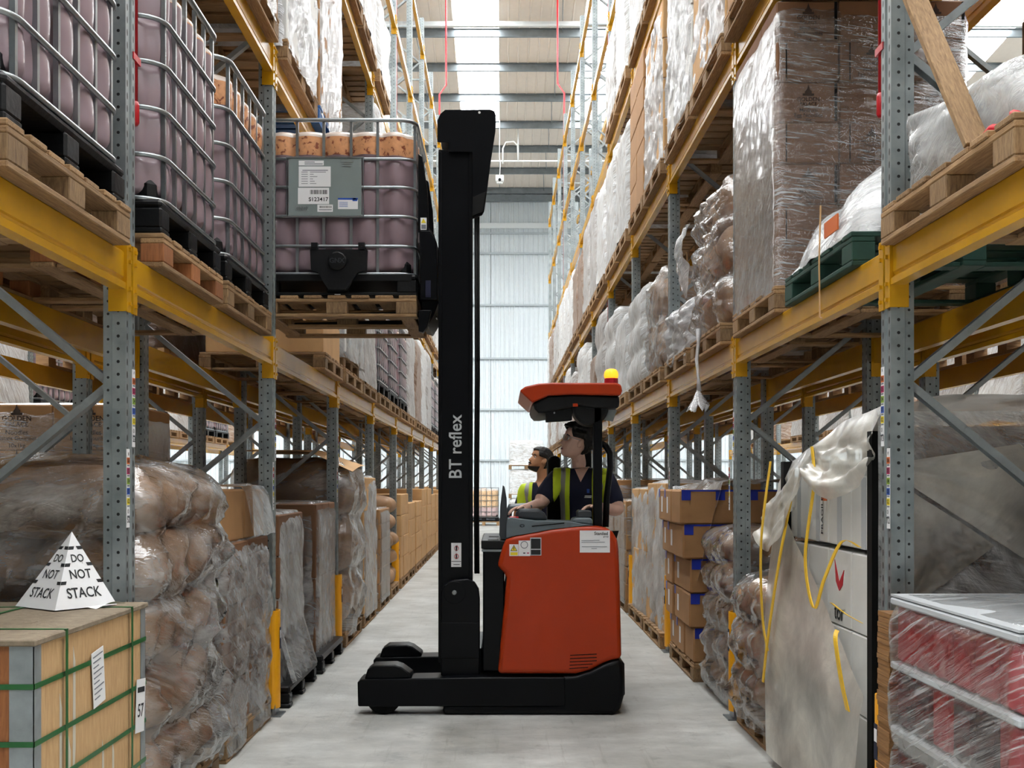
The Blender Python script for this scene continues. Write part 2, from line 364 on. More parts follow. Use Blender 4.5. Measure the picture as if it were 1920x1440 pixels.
film('film_clear', .06, .62, (1.2, 1.2, 4.0), (.8, .4, 0), bump=.55, scale=2.0, gloss=.09, line=.5, tint='#f0f3f4', dist=.25)
film('film_sack', .05, .62, (.9, .9, 3.0), (.45, .25, 0), bump=.8, scale=1.7, gloss=.1, line=.28, lrot=(.35, -.2, 0), lscale=3.0, tint='#f4f6f7', dist=.3, fr=1.5, lo=.44, hi=.7)
film('film_milky', .26, .9, (1.4, 1.4, 4.5), (.8, -.5, 0), bump=.5, scale=2.6, gloss=.18, line=.8, tint='#f0f3f4')
film('film_tight', .03, .26, (1.0, 1.0, 12), (.7, -.1, 0), bump=.4, scale=4, gloss=.14, line=.62, lrot=(.75, -.1, 0), lscale=6)
film('film_streak', .0, .1, (1.0, .35, 12), (.42, .0, 0), bump=.2, scale=3, gloss=.12, line=.8, lrot=(.42, .2, 0), lscale=3.2, fr=.45)
film('film_sheet', .5, .85, (1.2, 1.2, 1.6), (.3, .3, 0), bump=.2, scale=1.6, tint='#f2eee2', gloss=.3, line=.0)
film('film_white', .74, .97, (1.6, 1.6, 4.5), (.85, .5, 0), bump=.7, scale=2.6, tint='#f2f4f6', gloss=.18, line=.95)
# opaque look of a wrapped load seen from afar: goods and film in one skin
def wrapped(name, under, milk, lo=.4, hi=.62, stretch=(1.4, .9, 8), rot=(.9, -.1, 0)):
    m, nt, p = nmat(name)
    tc = N(nt, 'ShaderNodeTexCoord'); oi = N(nt, 'ShaderNodeObjectInfo')
    ml = N(nt, 'ShaderNodeMath', operation='MULTIPLY', i_1=31.0); ad = N(nt, 'ShaderNodeVectorMath', operation='ADD')
    nt.links.new(oi.outputs['Random'], ml.inputs[0]); nt.links.new(tc.outputs['Object'], ad.inputs[0]); nt.links.new(ml.outputs[0], ad.inputs[1])
    mr_ = N(nt, 'ShaderNodeMapping'); mr_.inputs['Rotation'].default_value = rot; nt.links.new(ad.outputs[0], mr_.inputs[0])
    mp = N(nt, 'ShaderNodeMapping'); mp.inputs['Scale'].default_value = stretch; nt.links.new(mr_.outputs[0], mp.inputs[0])
    nz = N(nt, 'ShaderNodeTexNoise', i_Scale=4.0, i_Detail=7.0, i_Roughness=.7, i_Distortion=.6); nt.links.new(mp.outputs[0], nz.inputs['Vector'])
    nt.links.new(ramp(nt, nz.outputs['Fac'], [(lo, lin(under)), (hi, lin(milk))]), p.inputs['Base Color'])
    p.inputs['Roughness'].default_value = .3
    bp = N(nt, 'ShaderNodeBump', i_Strength=.9, i_Distance=.04); nt.links.new(nz.outputs['Fac'], bp.inputs['Height']); nt.links.new(bp.outputs[0], p.inputs['Normal'])
wrapped('wrap_white', '#b0a8a1', '#eceff0', .32, .56); wrapped('wrap_grey', '#968c84', '#d6d7d7', .35, .62); wrapped('wrap_brown', '#846650', '#c4b6aa', .42, .72); wrapped('wrap_dark', '#5c4636', '#a0948a', .5, .78)
# lettering meshes are made first, while the scene is still small
for t_, sz_, mt_, ex_, al_, sx_ in (('DO', .042, 'ink', 0, 'CENTER', .82), ('NOT', .05, 'ink', 0, 'CENTER', .82), ('STACK', .055, 'ink', 0, 'CENTER', .82), ('FRAGILE', .05, 'ink', 0, 'CENTER', 1.0), ('tor', .11, 'ink', 0, 'CENTER', 1.0), ('57', .07, 'ink', 0, 'CENTER', 1.0),
        ('S123417', .038, 'ink', 0, 'CENTER', 1.0), ('GNX', .04, 'cage_steel', 0, 'CENTER', 1.0), ('GNX', .045, 'dark_dash', .001, 'CENTER', 1.0), ('Staniled', .030, 'ink', 0, 'CENTER', .95), ('group', .014, 'ink', 0, 'CENTER', 1.0), ('BT reflex', .119, 'paper_grey', 0, 'CENTER', .95)): textmesh(t_, sz_, mt_, ex_, al_, sx_)
for t_ in ('06', '05', '04', '03', '02', '01'): textmesh(t_, .024, 'ink')
for t_ in ('S3', 'S2', 'T3', 'T2'): textmesh(t_, .034, 'ink')
for t_ in ('^', 'v'): textmesh(t_, .03, 'ink')
for t_, sz_ in (('GOLDEN', .03), ('PALACE', .026), ('Medium', .03), ('Egg Noodles', .03), ('5kg', .022), ('GOLDEN', .05), ('PALACE', .045), ('Noodles', .045), ('Instant Gourmet', .04), ('10x1kg', .04)): textmesh(t_, sz_, 'print_brown')
# ---------------------------------------------------------------- the building
A, PITCH, UW, UD = 1.476, 2.8, .11, .09              # half aisle, bay pitch, upright width and depth
FAR = 4.48; YN = lambda n: FAR-UW+PITCH*n            # near face of upright n
WALL = 42.2
RZ = lambda y: 12.62+.1*(WALL-y)                     # underside of the roof sheets
fl = MB().box(-24, 24, -14, WALL+.2, -.2, 0); part('floor', fl, 'concrete')['kind'] = 'structure'
# far wall: liner sheets with ribs between horizontal rails
wl = part('wall_back', MB().box(-24, 24, WALL+.12, WALL+.3, 0, 15), 'girt_grey'); wl['kind'] = 'structure'
rails = [(905-v)*WALL/F+H for v in (863, 768, 672, 572, 475, 437)]
levels = [.12]+rails+[12.6]
def ribsheet(wd, h, rib=.18, d=.035):
    poly = []; n = round(wd/rib); st = wd/n
    for i in range(n):
        x = -wd/2+i*st; poly += [(x, 0), (x+st*.62, 0), (x+st*.7, -d), (x+st*.92, -d)]
    poly += [(wd/2, 0), (wd/2, .03), (-wd/2, .03)]
    return MB().prism(poly, 0, h-.02, 'z')
for r in range(len(levels)-1):
    h = levels[r+1]-levels[r]; me = ribsheet(2.78, h).mesh('wall_sheet', 'wall_white')
    for k in range(-8, 8):
        obj('wall_sheet', me, wl, (k*2.8+1.0, WALL+.08, levels[r]+.01))
me = MB().box(-22.4, 22.4, -.06, .02, -.03, .03).mesh('rail', 'girt_grey')
for z in rails: obj('rail', me, wl, (0, WALL+.04, z))
obj('rail', MB().box(-22.4, 22.4, -.05, .02, -.1, .1).mesh('rail', 'rail_white'), wl, (0, WALL+.04, (905-423)*WALL/F+H))
part('baseboard_back', MB().box(-22, 22, WALL-.04, WALL+.04, .0, .16), 'skirting_dark')['kind'] = 'structure'
for nm, x0, x1 in (('wall_left', -22.4, -22.2), ('wall_right', 22.2, 22.4)):
    part(nm, MB().box(x0, x1, -14, WALL+.2, 0, 18.6), 'wall_white')['kind'] = 'structure'
# roof: plain deck towards the viewer, separate liner sheets where the photograph shows them
strips = [(-1.27+3.5*k, -.07+3.5*k) for k in range(-6, 7)]
gaps = [(strips[i][1], strips[i+1][0]) for i in range(len(strips)-1)]
YS = 25.6                                             # sheets are told apart beyond this line
def slab(x0, x1, y0, y1, t=.05):
    return [(x0, y0, RZ(y0)), (x1, y0, RZ(y0)), (x1, y1, RZ(y1)), (x0, y1, RZ(y1)), (x0, y0, RZ(y0)+t), (x1, y0, RZ(y0)+t), (x1, y1, RZ(y1)+t), (x0, y1, RZ(y1)+t)]
FQ = [(0,3,2,1),(4,5,6,7),(0,1,5,4),(1,2,6,5),(2,3,7,6),(3,0,4,7)]
def addslab(mb, *a):
    b = len(mb.v); mb.v += slab(*a); mb.f += [tuple(b+i for i in q) for q in FQ]
deck = MB()
for x0, x1 in gaps: addslab(deck, x0, x1, -12, YS)
addslab(deck, -24, strips[0][0], -12, WALL+.2); addslab(deck, strips[-1][1], 24, -12, WALL+.2)
ceil = part('ceiling', deck, 'roof_liner'); ceil['kind'] = 'structure'
py = [42.0-1.97*k for k in range(0, 9)]               # purlin lines
EDGE = 37.4                                           # rooflights stop here
bands = list(zip(py[1:]+[YS], py))[:9]
for y0, y1 in bands:
    for x0, x1 in gaps:
        if x1 < -6 or x0 > 7: continue
        # liner sheet with shallow ribs, running down the slope
        n = 8; st = (x1-x0-.02)/n; mb = MB(); poly = []
        for i in range(n):
            x = x0+.01+i*st; poly += [(x, 0), (x+st*.8, 0), (x+st*.85, -.018), (x+st*.95, -.018)]
        poly += [(x1-.01, 0), (x1-.01, .04), (x0+.01, .04)]
        b = len(mb.v); k = len(poly)
        for yy in (y0+.01, y1-.01):
            for (px_, pz_) in poly: mb.v.append((px_, yy, RZ(yy)+pz_))
        mb.f.append(tuple(range(k))); mb.f.append(tuple(range(2*k-1, k-1, -1)))
        for i in range(k): mb.f.append((i, k+i, k+(i+1) % k, (i+1) % k))
        part('roof_sheet', mb, 'roof_liner', ceil)
        if y0 > EDGE: pass
    for (x0, x1) in strips:
        if y1 > EDGE+.5 and -6 < x0 < 7:
            mb = MB(); addslab(mb, x0+.01, x1-.01, y0+.01, y1-.01); part('roof_sheet', mb, 'roof_liner', ceil)
far_side = MB()
for x0, x1 in gaps:
    if x1 < -6 or x0 > 7: addslab(far_side, x0, x1, YS, WALL+.2)
for (x0, x1) in strips:
    if not -6 < x0 < 7: addslab(far_side, x0, x1, EDGE, WALL+.2)
part('roof_deck', far_side, 'roof_liner', ceil)
# rooflights: one strip per run, panes between purlins
for i, (x0, x1) in enumerate(strips):
    mb = MB(); addslab(mb, x0, x1, -10, YS, .02)
    o = part('window_%d' % (i+1), mb, 'rooflight_sheet'); o['kind'] = 'structure'
    for y0, y1 in bands:
        if y1 <= EDGE+.5:
            mb = MB(); addslab(mb, x0, x1, y0, y1, .02); part('pane', mb, 'rooflight_sheet', o)
def cee(y):                                           # Z purlin
    z = RZ(y)-.005
    return [(y-.06, z), (y+.01, z), (y+.01, z-.2), (y+.07, z-.2), (y+.07, z-.215), (y-.005, z-.215), (y-.005, z-.015), (y-.06, z-.015)]
for y in py: part('purlin', MB().prism(cee(y), -22, 22, 'x'), 'purlin_steel', ceil)
for k in range(1, 14): part('purlin', MB().prism(cee(25.9-1.97*k*1.0-1.6), -22, 22, 'x'), 'purlin_steel', ceil)
part('eaves_beam', MB().box(-22, 22, WALL-.25, WALL-.1, 12.12, 12.36), 'purlin_steel', ceil)
for x in (1.5, -2.4, 5.2):                            # sag rods between purlins
    for a, b in zip(py[1:], py[:-1]):
        part('sag_rod', MB().tube([(x+(a % 1)*.3, a, RZ(a)-.1), (x+(a % 1)*.3+.1, b, RZ(b)-.1)], .012, 5), 'purlin_steel', ceil)
part('tie_rail', MB().box(-22, 22, 29.2, 29.32, RZ(29.2)-.42, RZ(29.2)-.3), 'rail_white', ceil)

# ---------------------------------------------------------------- racking
LV = [2.415, 4.305, 6.19, 8.02, 9.8]                 # beam tops
RACKTOP = 10.35; DEPTH = .92
def upright_mesh(s, h):
    k = ('up', s, h)
    if k not in _cache:
        pl = [(0,0),(0,.040),(.012,.046),(.012,.064),(0,.070),(0,.11),(.052,.11),(.058,.104),(.09,.104),(.09,.006),(.058,.006),(.052,0)]
        _cache[k] = MB().prism([(s*x, y) for x, y in pl], 0, h, 'z').mesh('upright', 'upright_steel')
    return _cache[k]
def foot_mesh(s):
    k = ('foot', s)
    if k not in _cache:
        mb = MB().box(min(s*-.06, s*.12), max(s*-.06, s*.12), -.03, .14, 0, .008)
        mb.prism([(-.02, .008), (.13, .008), (.11, .08), (0, .08)], min(0, s*-.02), max(0, s*-.02), 'x')
        _cache[k] = mb.mesh('foot_plate', 'steel')
    return _cache[k]
def beam_mesh(s, ln):
    k = ('beam', s, ln)
    if k not in _cache:
        pr = [(-.004, 0), (-.004, .026), (.004, .03), (.011, .036), (.009, .044), (.004, .05), (.004, .145), (.008, .15), (.05, .15), (.05, 0)]
        _cache[k] = MB().prism([(s*x, z) for x, z in pr], 0, ln, 'y').mesh('beam', 'beam_yellow')
    return _cache[k]
def conn_mesh(s, end):                                # end connector; end = +1: sits at the far end of the beam
    k = ('conn', s, end)
    if k not in _cache:
        mb = MB()
        def bx(xa, xb, ya, yb, za, zb):
            xa, xb = sorted((s*xa, s*xb)); ya, yb = sorted((end*ya, end*yb)); mb.box(xa, xb, ya, yb, za, zb)
        bx(-.008, 0, .0, .044, -.085, .185)           # flange lapping the aisle face of the upright
        bx(-.008, .066, -.007, 0, -.085, .185)        # plate against the side of the upright
        for z in (.155, .105, .0, -.06): bx(-.017, -.008, .014, .028, z, z+.014)
        _cache[k] = mb.mesh('beam_connector', 'beam_yellow')
    return _cache[k]
def brace_mesh(L):
    k = ('brace', round(L, 3))
    if k not in _cache:                               # C section along local x
        _cache[k] = MB().prism([(-.0225, -.015), (.0225, -.015), (.0225, .015), (.0195, .015), (.0195, -.011), (-.0195, -.011), (-.0195, .015), (-.0225, .015)], 0, L, 'x').mesh('brace', 'brace_steel')
    return _cache[k]
def rack(label, s, xface, n0, n1, nlev, top, braces=True, group=None):
    root = thing('pallet_rack', label, 'pallet rack', (xface, 0, 0), 0)
    for n in range(n0, n1+1):
        y = YN(n)
        u1 = obj('upright', upright_mesh(s, top), root, (0, y, .008))
        u2 = obj('upright', upright_mesh(-s, top), root, (s*DEPTH, y, .008))
        obj('foot_plate', foot_mesh(s), u1, (0, 0, -.008)); obj('foot_plate', foot_mesh(-s), u2, (0, 0, -.008))
        if braces:
            z = .62; k = 0; dz = .635; x0, x1 = .075, DEPTH-.075
            while z+dz < top-.1:
                L = math.hypot(x1-x0, dz); a = math.atan2(dz, x1-x0)
                if k % 2 == 0: o = obj('brace', brace_mesh(L), u1, (s*x0, UW/2, z), (0, -a if s > 0 else -(PI-a), 0))
                else: o = obj('brace', brace_mesh(L), u1, (s*x1, UW/2, z), (0, -(PI-a) if s > 0 else -a, 0))
                z += dz; k += 1
            for zz in (.3, top-.15):
                obj('brace', brace_mesh(x1-x0), u1, (min(s*x0, s*x1), UW/2, zz))
    for n in range(n0, n1):
        for z in LV[:nlev]:
            for back in (0, 1):
                s2 = -s if back else s
                b = obj('beam', beam_mesh(s2, PITCH-UW), root, (s*DEPTH if back else 0, YN(n)+UW, z-.15))
                if not back or n < 2:
                    obj('beam_connector', conn_mesh(s2, 1), b, (0, PITCH-UW, 0)); obj('beam_connector', conn_mesh(s2, -1), b, (0, 0, 0))
    return root
rackL = rack('long pallet rack with grey uprights and yellow beams along the left side of the aisle', -1, -A, -1, 10, 5, RACKTOP)
rackR = rack('long pallet rack with grey uprights and yellow beams along the right side of the aisle', 1, A, -1, 11, 5, RACKTOP)
X2 = A+DEPTH+.28; X3 = X2+DEPTH+3.0
rackL2 = rack('second pallet rack standing back to back behind the left aisle rack', -1, -X2, -1, 10, 3, 6.6)
rackR2 = rack('second pallet rack standing back to back behind the right aisle rack', 1, X2, -1, 10, 3, 6.6)
rackL3 = rack('pallet rack across the next aisle glimpsed through the left racking', -1, -X3, 0, 10, 2, 4.6, False)
rackR3 = rack('pallet rack across the next aisle glimpsed through the right racking', 1, X3, 0, 10, 2, 4.6, False)
# ---------------------------------------------------------------- builders for goods
ORD = ['nearest', 'second', 'third', 'fourth', 'fifth', 'sixth', 'seventh', 'eighth', 'ninth', 'tenth', 'eleventh', 'twelfth']
LVN = ['on the floor', 'on the first beam level', 'on the second beam level', 'on the third beam level', 'on the fourth beam level']
def wood_pallet(cx, cy, z, lx, ly, label, detail=True, deck='x', tone=('wood_x', 'wood_y', 'wood_z'), cat='pallet', group='wooden pallets'):
    rot = 0
    if deck == 'y': lx, ly, rot = ly, lx, PI/2
    bl = .1; bw = .14; hz = [0, .022, .1, .122, .144]
    xs = [-lx/2+bl/2, 0, lx/2-bl/2]; ys = [-ly/2+bw/2, 0, ly/2-bw/2]; nb = 7; bwid = ly/nb*.78
    if detail:
        root = thing('wooden_pallet', label, cat, (cx, cy, z), rot, group)
        for x in xs:
            obj('bottom_board', boxmesh('bottom_board', bl, ly, .022, tone[1]), root, (x, 0, 0))
            for y in ys: obj('block', boxmesh('block', bl, bw, .078, tone[2]), root, (x, y, .022))
            obj('stringer_board', boxmesh('stringer_board', bl, ly, .022, tone[1]), root, (x, 0, .1))
        for y in (ys[0], ys[2]):
            for xa, xb in ((xs[0]+bl/2, xs[1]-bl/2), (xs[1]+bl/2, xs[2]-bl/2)):
                obj('bottom_board', boxmesh('bottom_board', xb-xa-.002, .095, .02, tone[0]), root, ((xa+xb)/2, y, 0))
        for i in range(nb):
            y = -ly/2+bwid/2+i*(ly-bwid)/(nb-1)
            obj('deck_board', boxmesh('deck_board', lx, bwid, .022, tone[0]), root, (R.uniform(-.006, .006), y, .122))
        return root
    k = ('farpallet', round(lx, 2), round(ly, 2), tone)
    if k not in _cache:
        mb = MB()
        for x in xs:
            mb.box(x-bl/2, x+bl/2, -ly/2, ly/2, 0, .022); mb.box(x-bl/2, x+bl/2, -ly/2, ly/2, .1, .122)
            for y in ys: mb.box(x-bl/2, x+bl/2, y-bw/2, y+bw/2, .022, .1)
        for i in range(nb):
            y = -ly/2+bwid/2+i*(ly-bwid)/(nb-1); mb.box(-lx/2, lx/2, y-bwid/2, y+bwid/2, .122, .144)
        _cache[k] = mb.mesh('wooden_pallet', tone[0])
    return tag(obj('wooden_pallet', _cache[k], None, (cx, cy, z), (0, 0, rot)), label, cat, group)
def plastic_pallet(cx, cy, z, lx, ly, label):
    root = thing('plastic_pallet', label, 'pallet', (cx, cy, z), 0, 'black plastic pallets')
    part('deck', MB().cbox(-lx/2, lx/2, -ly/2, ly/2, .1, .15, .012), 'black_plastic', root)
    for y in (-ly/2+.06, 0, ly/2-.06): part('runner', MB().cbox(-lx/2, lx/2, y-.06, y+.06, 0, .03, .008), 'black_plastic', root)
    for x in (-lx/2+.07, 0, lx/2-.07):
        for y in (-ly/2+.06, 0, ly/2-.06): obj('foot', boxmesh('foot', .13, .11, .072, 'black_plastic', .01), root, (x, y, .029))
    return root
def rrect(u, a, b, r):
    segs = [(2*(b-r)), PI*r/2, 2*(a-r), PI*r/2]*2; tot = sum(segs); d = (u % 1)*tot; i = 0
    while d > segs[i]: d -= segs[i]; i += 1
    q = i//2
    # sides: 0 +x side going +y, 1 +y side going -x, 2 -x side, 3 -y side
    if i % 2 == 0:
        if q == 0: return (a, -(b-r)+d, 1, 0)
        if q == 1: return ((a-r)-d, b, 0, 1)
        if q == 2: return (-a, (b-r)-d, -1, 0)
        return (-(a-r)+d, -b, 0, -1)
    t = d/r; c0 = [(a-r, b-r), (-(a-r), b-r), (-(a-r), -(b-r)), (a-r, -(b-r))][q]; ang = q*PI/2+t
    return (c0[0]+r*math.cos(ang), c0[1]+r*math.sin(ang), math.cos(ang), math.sin(ang))
RINGS = [.15, .335, .535, .73, .92, 1.18]
def bottle_mesh(a, b, mat, hi=True):
    k = ('bottle', round(a, 3), round(b, 3), mat, hi)
    if k in _cache: return _cache[k]
    nu, nv = (144, 64) if hi else (72, 26); zb, zt = .13, 1.135; ia, ib = a-.035, b-.035
    def fn(u, v):
        z = zb+(zt-zb)*v; x, y, nx, ny = rrect(u, ia, ib, .13)
        t = (y/ib if abs(nx) > abs(ny) else x/ia); w = max(abs(nx), abs(ny))
        cell = abs(math.cos(PI*2.5*t))**.7 if abs(t) < 1 else .5
        ring = 0.0
        for za, z2 in zip(RINGS[:-1], RINGS[1:]):
            if za <= z <= z2: ring = math.sin(PI*(z-za)/(z2-za))**.28
        off = -.022+.05*cell*(.5+.5*ring)*w
        if v < .08: off -= .09*(1-v/.08)**2
        if v > .95: off -= .11*((v-.95)/.05)**2
        return (x+nx*off, y+ny*off, z)
    mb = MB().grid(fn, nu, nv, True)
    top = len(mb.v)-nu; mb.f.append(tuple(top+i for i in range(nu))); mb.f.append(tuple(reversed(range(nu))))
    mb.lathe([(.11, 0), (.115, .03), (.1, .035)], (0, 0, zt), 20)
    _cache[k] = mb.mesh('bottle', mat, True); return _cache[k]
def ring_pts(a, b, z, n=9, r=.12):
    pts = []
    for q in range(4):
        c0 = [(a-r, b-r), (-(a-r), b-r), (-(a-r), -(b-r)), (a-r, -(b-r))][q]
        for i in range(n): t = q*PI/2+PI/2*i/(n-1); pts.append((c0[0]+r*math.cos(t), c0[1]+r*math.sin(t), z))
    return pts
def tote_base(a, b):
    k = ('tbase', a, b)
    if k not in _cache:
        mb = MB().cbox(-a, a, -b, b, .105, .145, .015)
        for y in (-b+.06, 0, b-.06): mb.cbox(-a, a, y-.06, y+.06, 0, .025, .006)
        for x in (-a+.07, 0, a-.07):
            for y in (-b+.06, 0, b-.06): mb.cbox(x-.07, x+.07, y-.06, y+.06, .02, .11, .01)
        for x in (-1, 1):
            for y in (-1, 1): mb.cbox(min(x*(a-.2), x*(a-.045)), max(x*(a-.2), x*(a-.045)), min(y*(b-.2), y*(b-.045)), max(y*(b-.2), y*(b-.045)), .14, .25, .03)
        _cache[k] = mb.mesh('base_pallet', 'black_plastic')
    return _cache[k]
def bar_xy(a, b):
    p = []
    for f_ in (-.92, -.56, -.19, .19, .56, .92):
        if abs(f_) < .9: p += [(a*f_*.94, -b), (a*f_*.94, b)]
        p += [(-a, b*f_*.9), (a, b*f_*.9)]
    return p
def tote(cx, cy, z, wx, wy, label, mat='bottle_full', detail=True, rotz=0):
    a, b = wx/2, wy/2
    root = thing('liquid_tote', label, 'liquid tote', (cx, cy, z), rotz, 'caged liquid totes')
    obj('base_pallet', tote_base(a, b), root)
    obj('bottle', bottle_mesh(a, b, mat, detail), root)
    if detail:
        for i, zz in enumerate(RINGS):
            part('cage_ring', MB().tube(ring_pts(a-.008, b-.008, zz), .011 if i < 5 else .014, 6, True), 'cage_steel', root, smooth=True)
        k = ('cbar',)
        if k not in _cache: _cache[k] = MB().box(-.009, .009, -.009, .009, .14, 1.18).mesh('cage_bar', 'cage_steel')
        for x, y in bar_xy(a-.022, b-.022): obj('cage_bar', _cache[k], root, (x, y, 0))
    else:
        k = ('cage', a, b)
        if k not in _cache:
            mb = MB()
            for zz in RINGS: mb.tube(ring_pts(a-.008, b-.008, zz, 4), .012, 4, True)
            for x, y in bar_xy(a-.022, b-.022): mb.box(x-.009, x+.009, y-.009, y+.009, .14, 1.18)
            _cache[k] = mb.mesh('cage', 'cage_steel')
        obj('cage', _cache[k], root)
    return root
def shell(hx, hy, h, amp, seed, layers=0, bulge=0, nu=72, nv=30, r=.07, skirt=.0, taper=0.0, top=True, slump=0.0, freq=3.0):
    # film hull standing on z = 0, half sizes hx, hy
    off = Vector((seed*7.3, seed*3.1, seed*1.7)); mb = MB()
    def fn(u, v):
        x, y, nx, ny = rrect(u, hx, hy, r); z = -skirt+(h+skirt)*v
        p = Vector((x, y, z))
        n1 = noise.fractal(p*freq+off, 1.0, 2.1, 4); n2 = noise.noise(Vector(((x+y)*1.3, (x-y)*1.3, z*2.2))*freq*1.7+off)
        d = amp*(n1*.8+abs(n2)*.9-.35)
        if layers: d += bulge*(abs(math.sin(PI*layers*max(0, z)/h))**.55-.55)
        if v > .9: d -= .05*((v-.9)/.1)**2
        s_ = 1-taper*v
        zz = z+(amp*.8*noise.noise(p*2.2+off*2) if v > .5 else 0)-slump*max(0, v-.6)*abs(noise.noise(Vector((x*2, y*2, 0))+off))
        return (x*s_+nx*d, y*s_+ny*d, zz)
    mb.grid(fn, nu, nv, True)
    if top:
        b = len(mb.v)-nu; ring = [Vector(mb.v[b+i]) for i in range(nu)]; prev = b
        for q in (.72, .38, .0):
            if q == 0:
                c = len(mb.v); mb.v.append((0, 0, h+amp*.3))
                for i in range(nu): mb.f.append((prev+i, prev+(i+1) % nu, c))
            else:
                nb_ = len(mb.v)
                for i in range(nu):
                    p = ring[i]; mb.v.append((p.x*q, p.y*q, h+amp*.5+amp*.9*noise.noise(Vector((p.x*q*4, p.y*q*4, 1))+off)))
                for i in range(nu): mb.f.append((prev+i, prev+(i+1) % nu, nb_+(i+1) % nu, nb_+i))
                prev = nb_
    return mb
def sack_mesh(a, b, c, seed, mat):
    k = ('sack', round(a, 2), round(b, 2), round(c, 2), seed, mat)
    if k in _cache: return _cache[k]
    off = Vector((seed*3.7, seed*1.1, 5)); mb = MB()
    def pw(t, e): return math.copysign(abs(t)**e, t)
    def fn(u, v):
        th = 2*PI*u; ph = PI*(v-.5); e1, e2 = .55, .45
        x = a*pw(math.cos(ph), e1)*pw(math.cos(th), e2); y = b*pw(math.cos(ph), e1)*pw(math.sin(th), e2); z = c*pw(math.sin(ph), .8)
        p = Vector((x, y, z)); n_ = noise.fractal(p*5+off, 1, 2, 3)*.03+noise.noise(p*2+off)*.04
        l = p.length or 1
        return tuple(p*(1+n_/max(l, .1)*.8)+Vector((0, 0, c)))
    mb.grid(fn, 40, 18, True); _cache[k] = mb.mesh('sack', mat, True); return _cache[k]
def carton_mesh(dx, dy, dz, mat):
    return boxmesh('carton', dx, dy, dz, mat, .008)
def carton_load(x0, x1, y0, y1, z, h, nx, ny, nz, label, mat='carton', filmmat='film_tight', amp=.012, jitter=.006, seed=1, hollow=True, skirt=.05, grow=.012, wavy=False, cat='wrapped load', shellkw=None):
    cx, cy = (x0+x1)/2, (y0+y1)/2; lx, ly = x1-x0, y1-y0; dx, dy, dz = lx/nx, ly/ny, h/nz
    root = thing('wrapped_carton_stack', label, cat, (cx, cy, z), 0, 'film wrapped loads')
    rr = random.Random(seed)
    for k in range(nz):
        for i in range(nx):
            for j in range(ny):
                if hollow and 0 < i < nx-1 and 0 < j < ny-1 and k < nz-1: continue
                obj('carton', carton_mesh(dx-.006, dy-.006, dz-.003, mat if isinstance(mat, str) else mat[k % len(mat)]), root,
                    (-lx/2+dx*(i+.5)+rr.uniform(-jitter, jitter), -ly/2+dy*(j+.5)+rr.uniform(-jitter, jitter), k*dz))
    if filmmat:
        kw = dict(nu=72, nv=30, skirt=skirt); kw.update(shellkw or {})
        part('film', shell(lx/2+grow, ly/2+grow, h+.01, amp, seed, **kw), filmmat, root, smooth=True)
    return root
def sack_load(x0, x1, y0, y1, z, h, layers, label, mat='sack_brown', filmmat='film_sack', amp=.035, seed=1, skirt=.06, bulge=.05, per=(1, 2), grow=.03, slump=.0, nu=96, nv=48):
    cx, cy = (x0+x1)/2, (y0+y1)/2; lx, ly = x1-x0, y1-y0; dz = h/layers
    root = thing('wrapped_sack_stack', label, 'wrapped load', (cx, cy, z), 0, 'film wrapped loads')
    rr = random.Random(seed)
    for k in range(layers):
        nx, ny = per if k % 2 == 0 else (per[1], per[0])
        nx, ny = max(nx, 1), max(ny, 1)
        for i in range(nx):
            for j in range(ny):
                o = obj('sack', sack_mesh(lx/nx/2*1.0, ly/ny/2*1.0, dz/2*1.12, rr.randint(1, 4), mat), root,
                        (-lx/2+lx/nx*(i+.5)+rr.uniform(-.02, .02), -ly/2+ly/ny*(j+.5)+rr.uniform(-.02, .02), k*dz-.01))
    part('film', shell(lx/2+grow, ly/2+grow, h+.02, amp, seed, layers, bulge, nu, nv, .12, skirt, slump=slump), filmmat, root, smooth=True)
    return root
def far_load(cx, cy, z, lx, ly, h, label, mat, seed, layers=0):
    k = ('far', round(lx, 2), round(ly, 2), round(h, 2), mat, seed % 3, layers)
    if k not in _cache: _cache[k] = shell(lx/2, ly/2, h, .03, seed % 3+1, layers, .045 if layers else 0, 40, 20, .07).mesh('wrapped_load', mat, True)
    return tag(obj('wrapped_load', _cache[k], None, (cx, cy, z)), label, 'wrapped load', 'film wrapped loads')

def xr(s, over=.06, depth=1.02):                      # x range of a load in the aisle-side racks
    a, b = s*(A-over), s*(A-over+depth); return min(a, b), max(a, b)
def yr(n, k, m=2):
    y0 = YN(n-1)+UW+.05; y1 = YN(n)-.05; st = (y1-y0)/m; return y0+k*st+.04, y0+(k+1)*st-.04
SIDE = {-1: 'left', 1: 'right'}
SLOT2 = ['nearer half', 'farther half']
def where(s, n, lv, k): return '%s rack, %s bay, %s, %s' % (SIDE[s], ORD[n], LVN[lv].replace('on the ', ''), SLOT2[k])
# ---------------------------------------------------------------- goods in the left rack
P_ = .144
def pal(s, n, lv, k, y0, y1, z, x0=None, x1=None, detail=True, deck='x', word='wooden pallet', tone=('wood_x', 'wood_y', 'wood_z')):
    if x0 is None: x0, x1 = xr(s)
    return wood_pallet((x0+x1)/2, (y0+y1)/2, z, x1-x0, y1-y0, '%s, %s' % (word, where(s, n, lv, k)), detail, deck, tone)
# floor, second bay nearer: tall sack stack in crumpled clear film
pal(-1, 1, 0, 0, 4.58, 5.72, 0, -2.5, -1.45)
sack_load(-2.5, -1.45, 4.56, 5.72, P_, 1.42, 5, 'tall bulging stack of brown sacks in crumpled clear film beside the plywood crate', amp=.06, seed=3, bulge=.07)
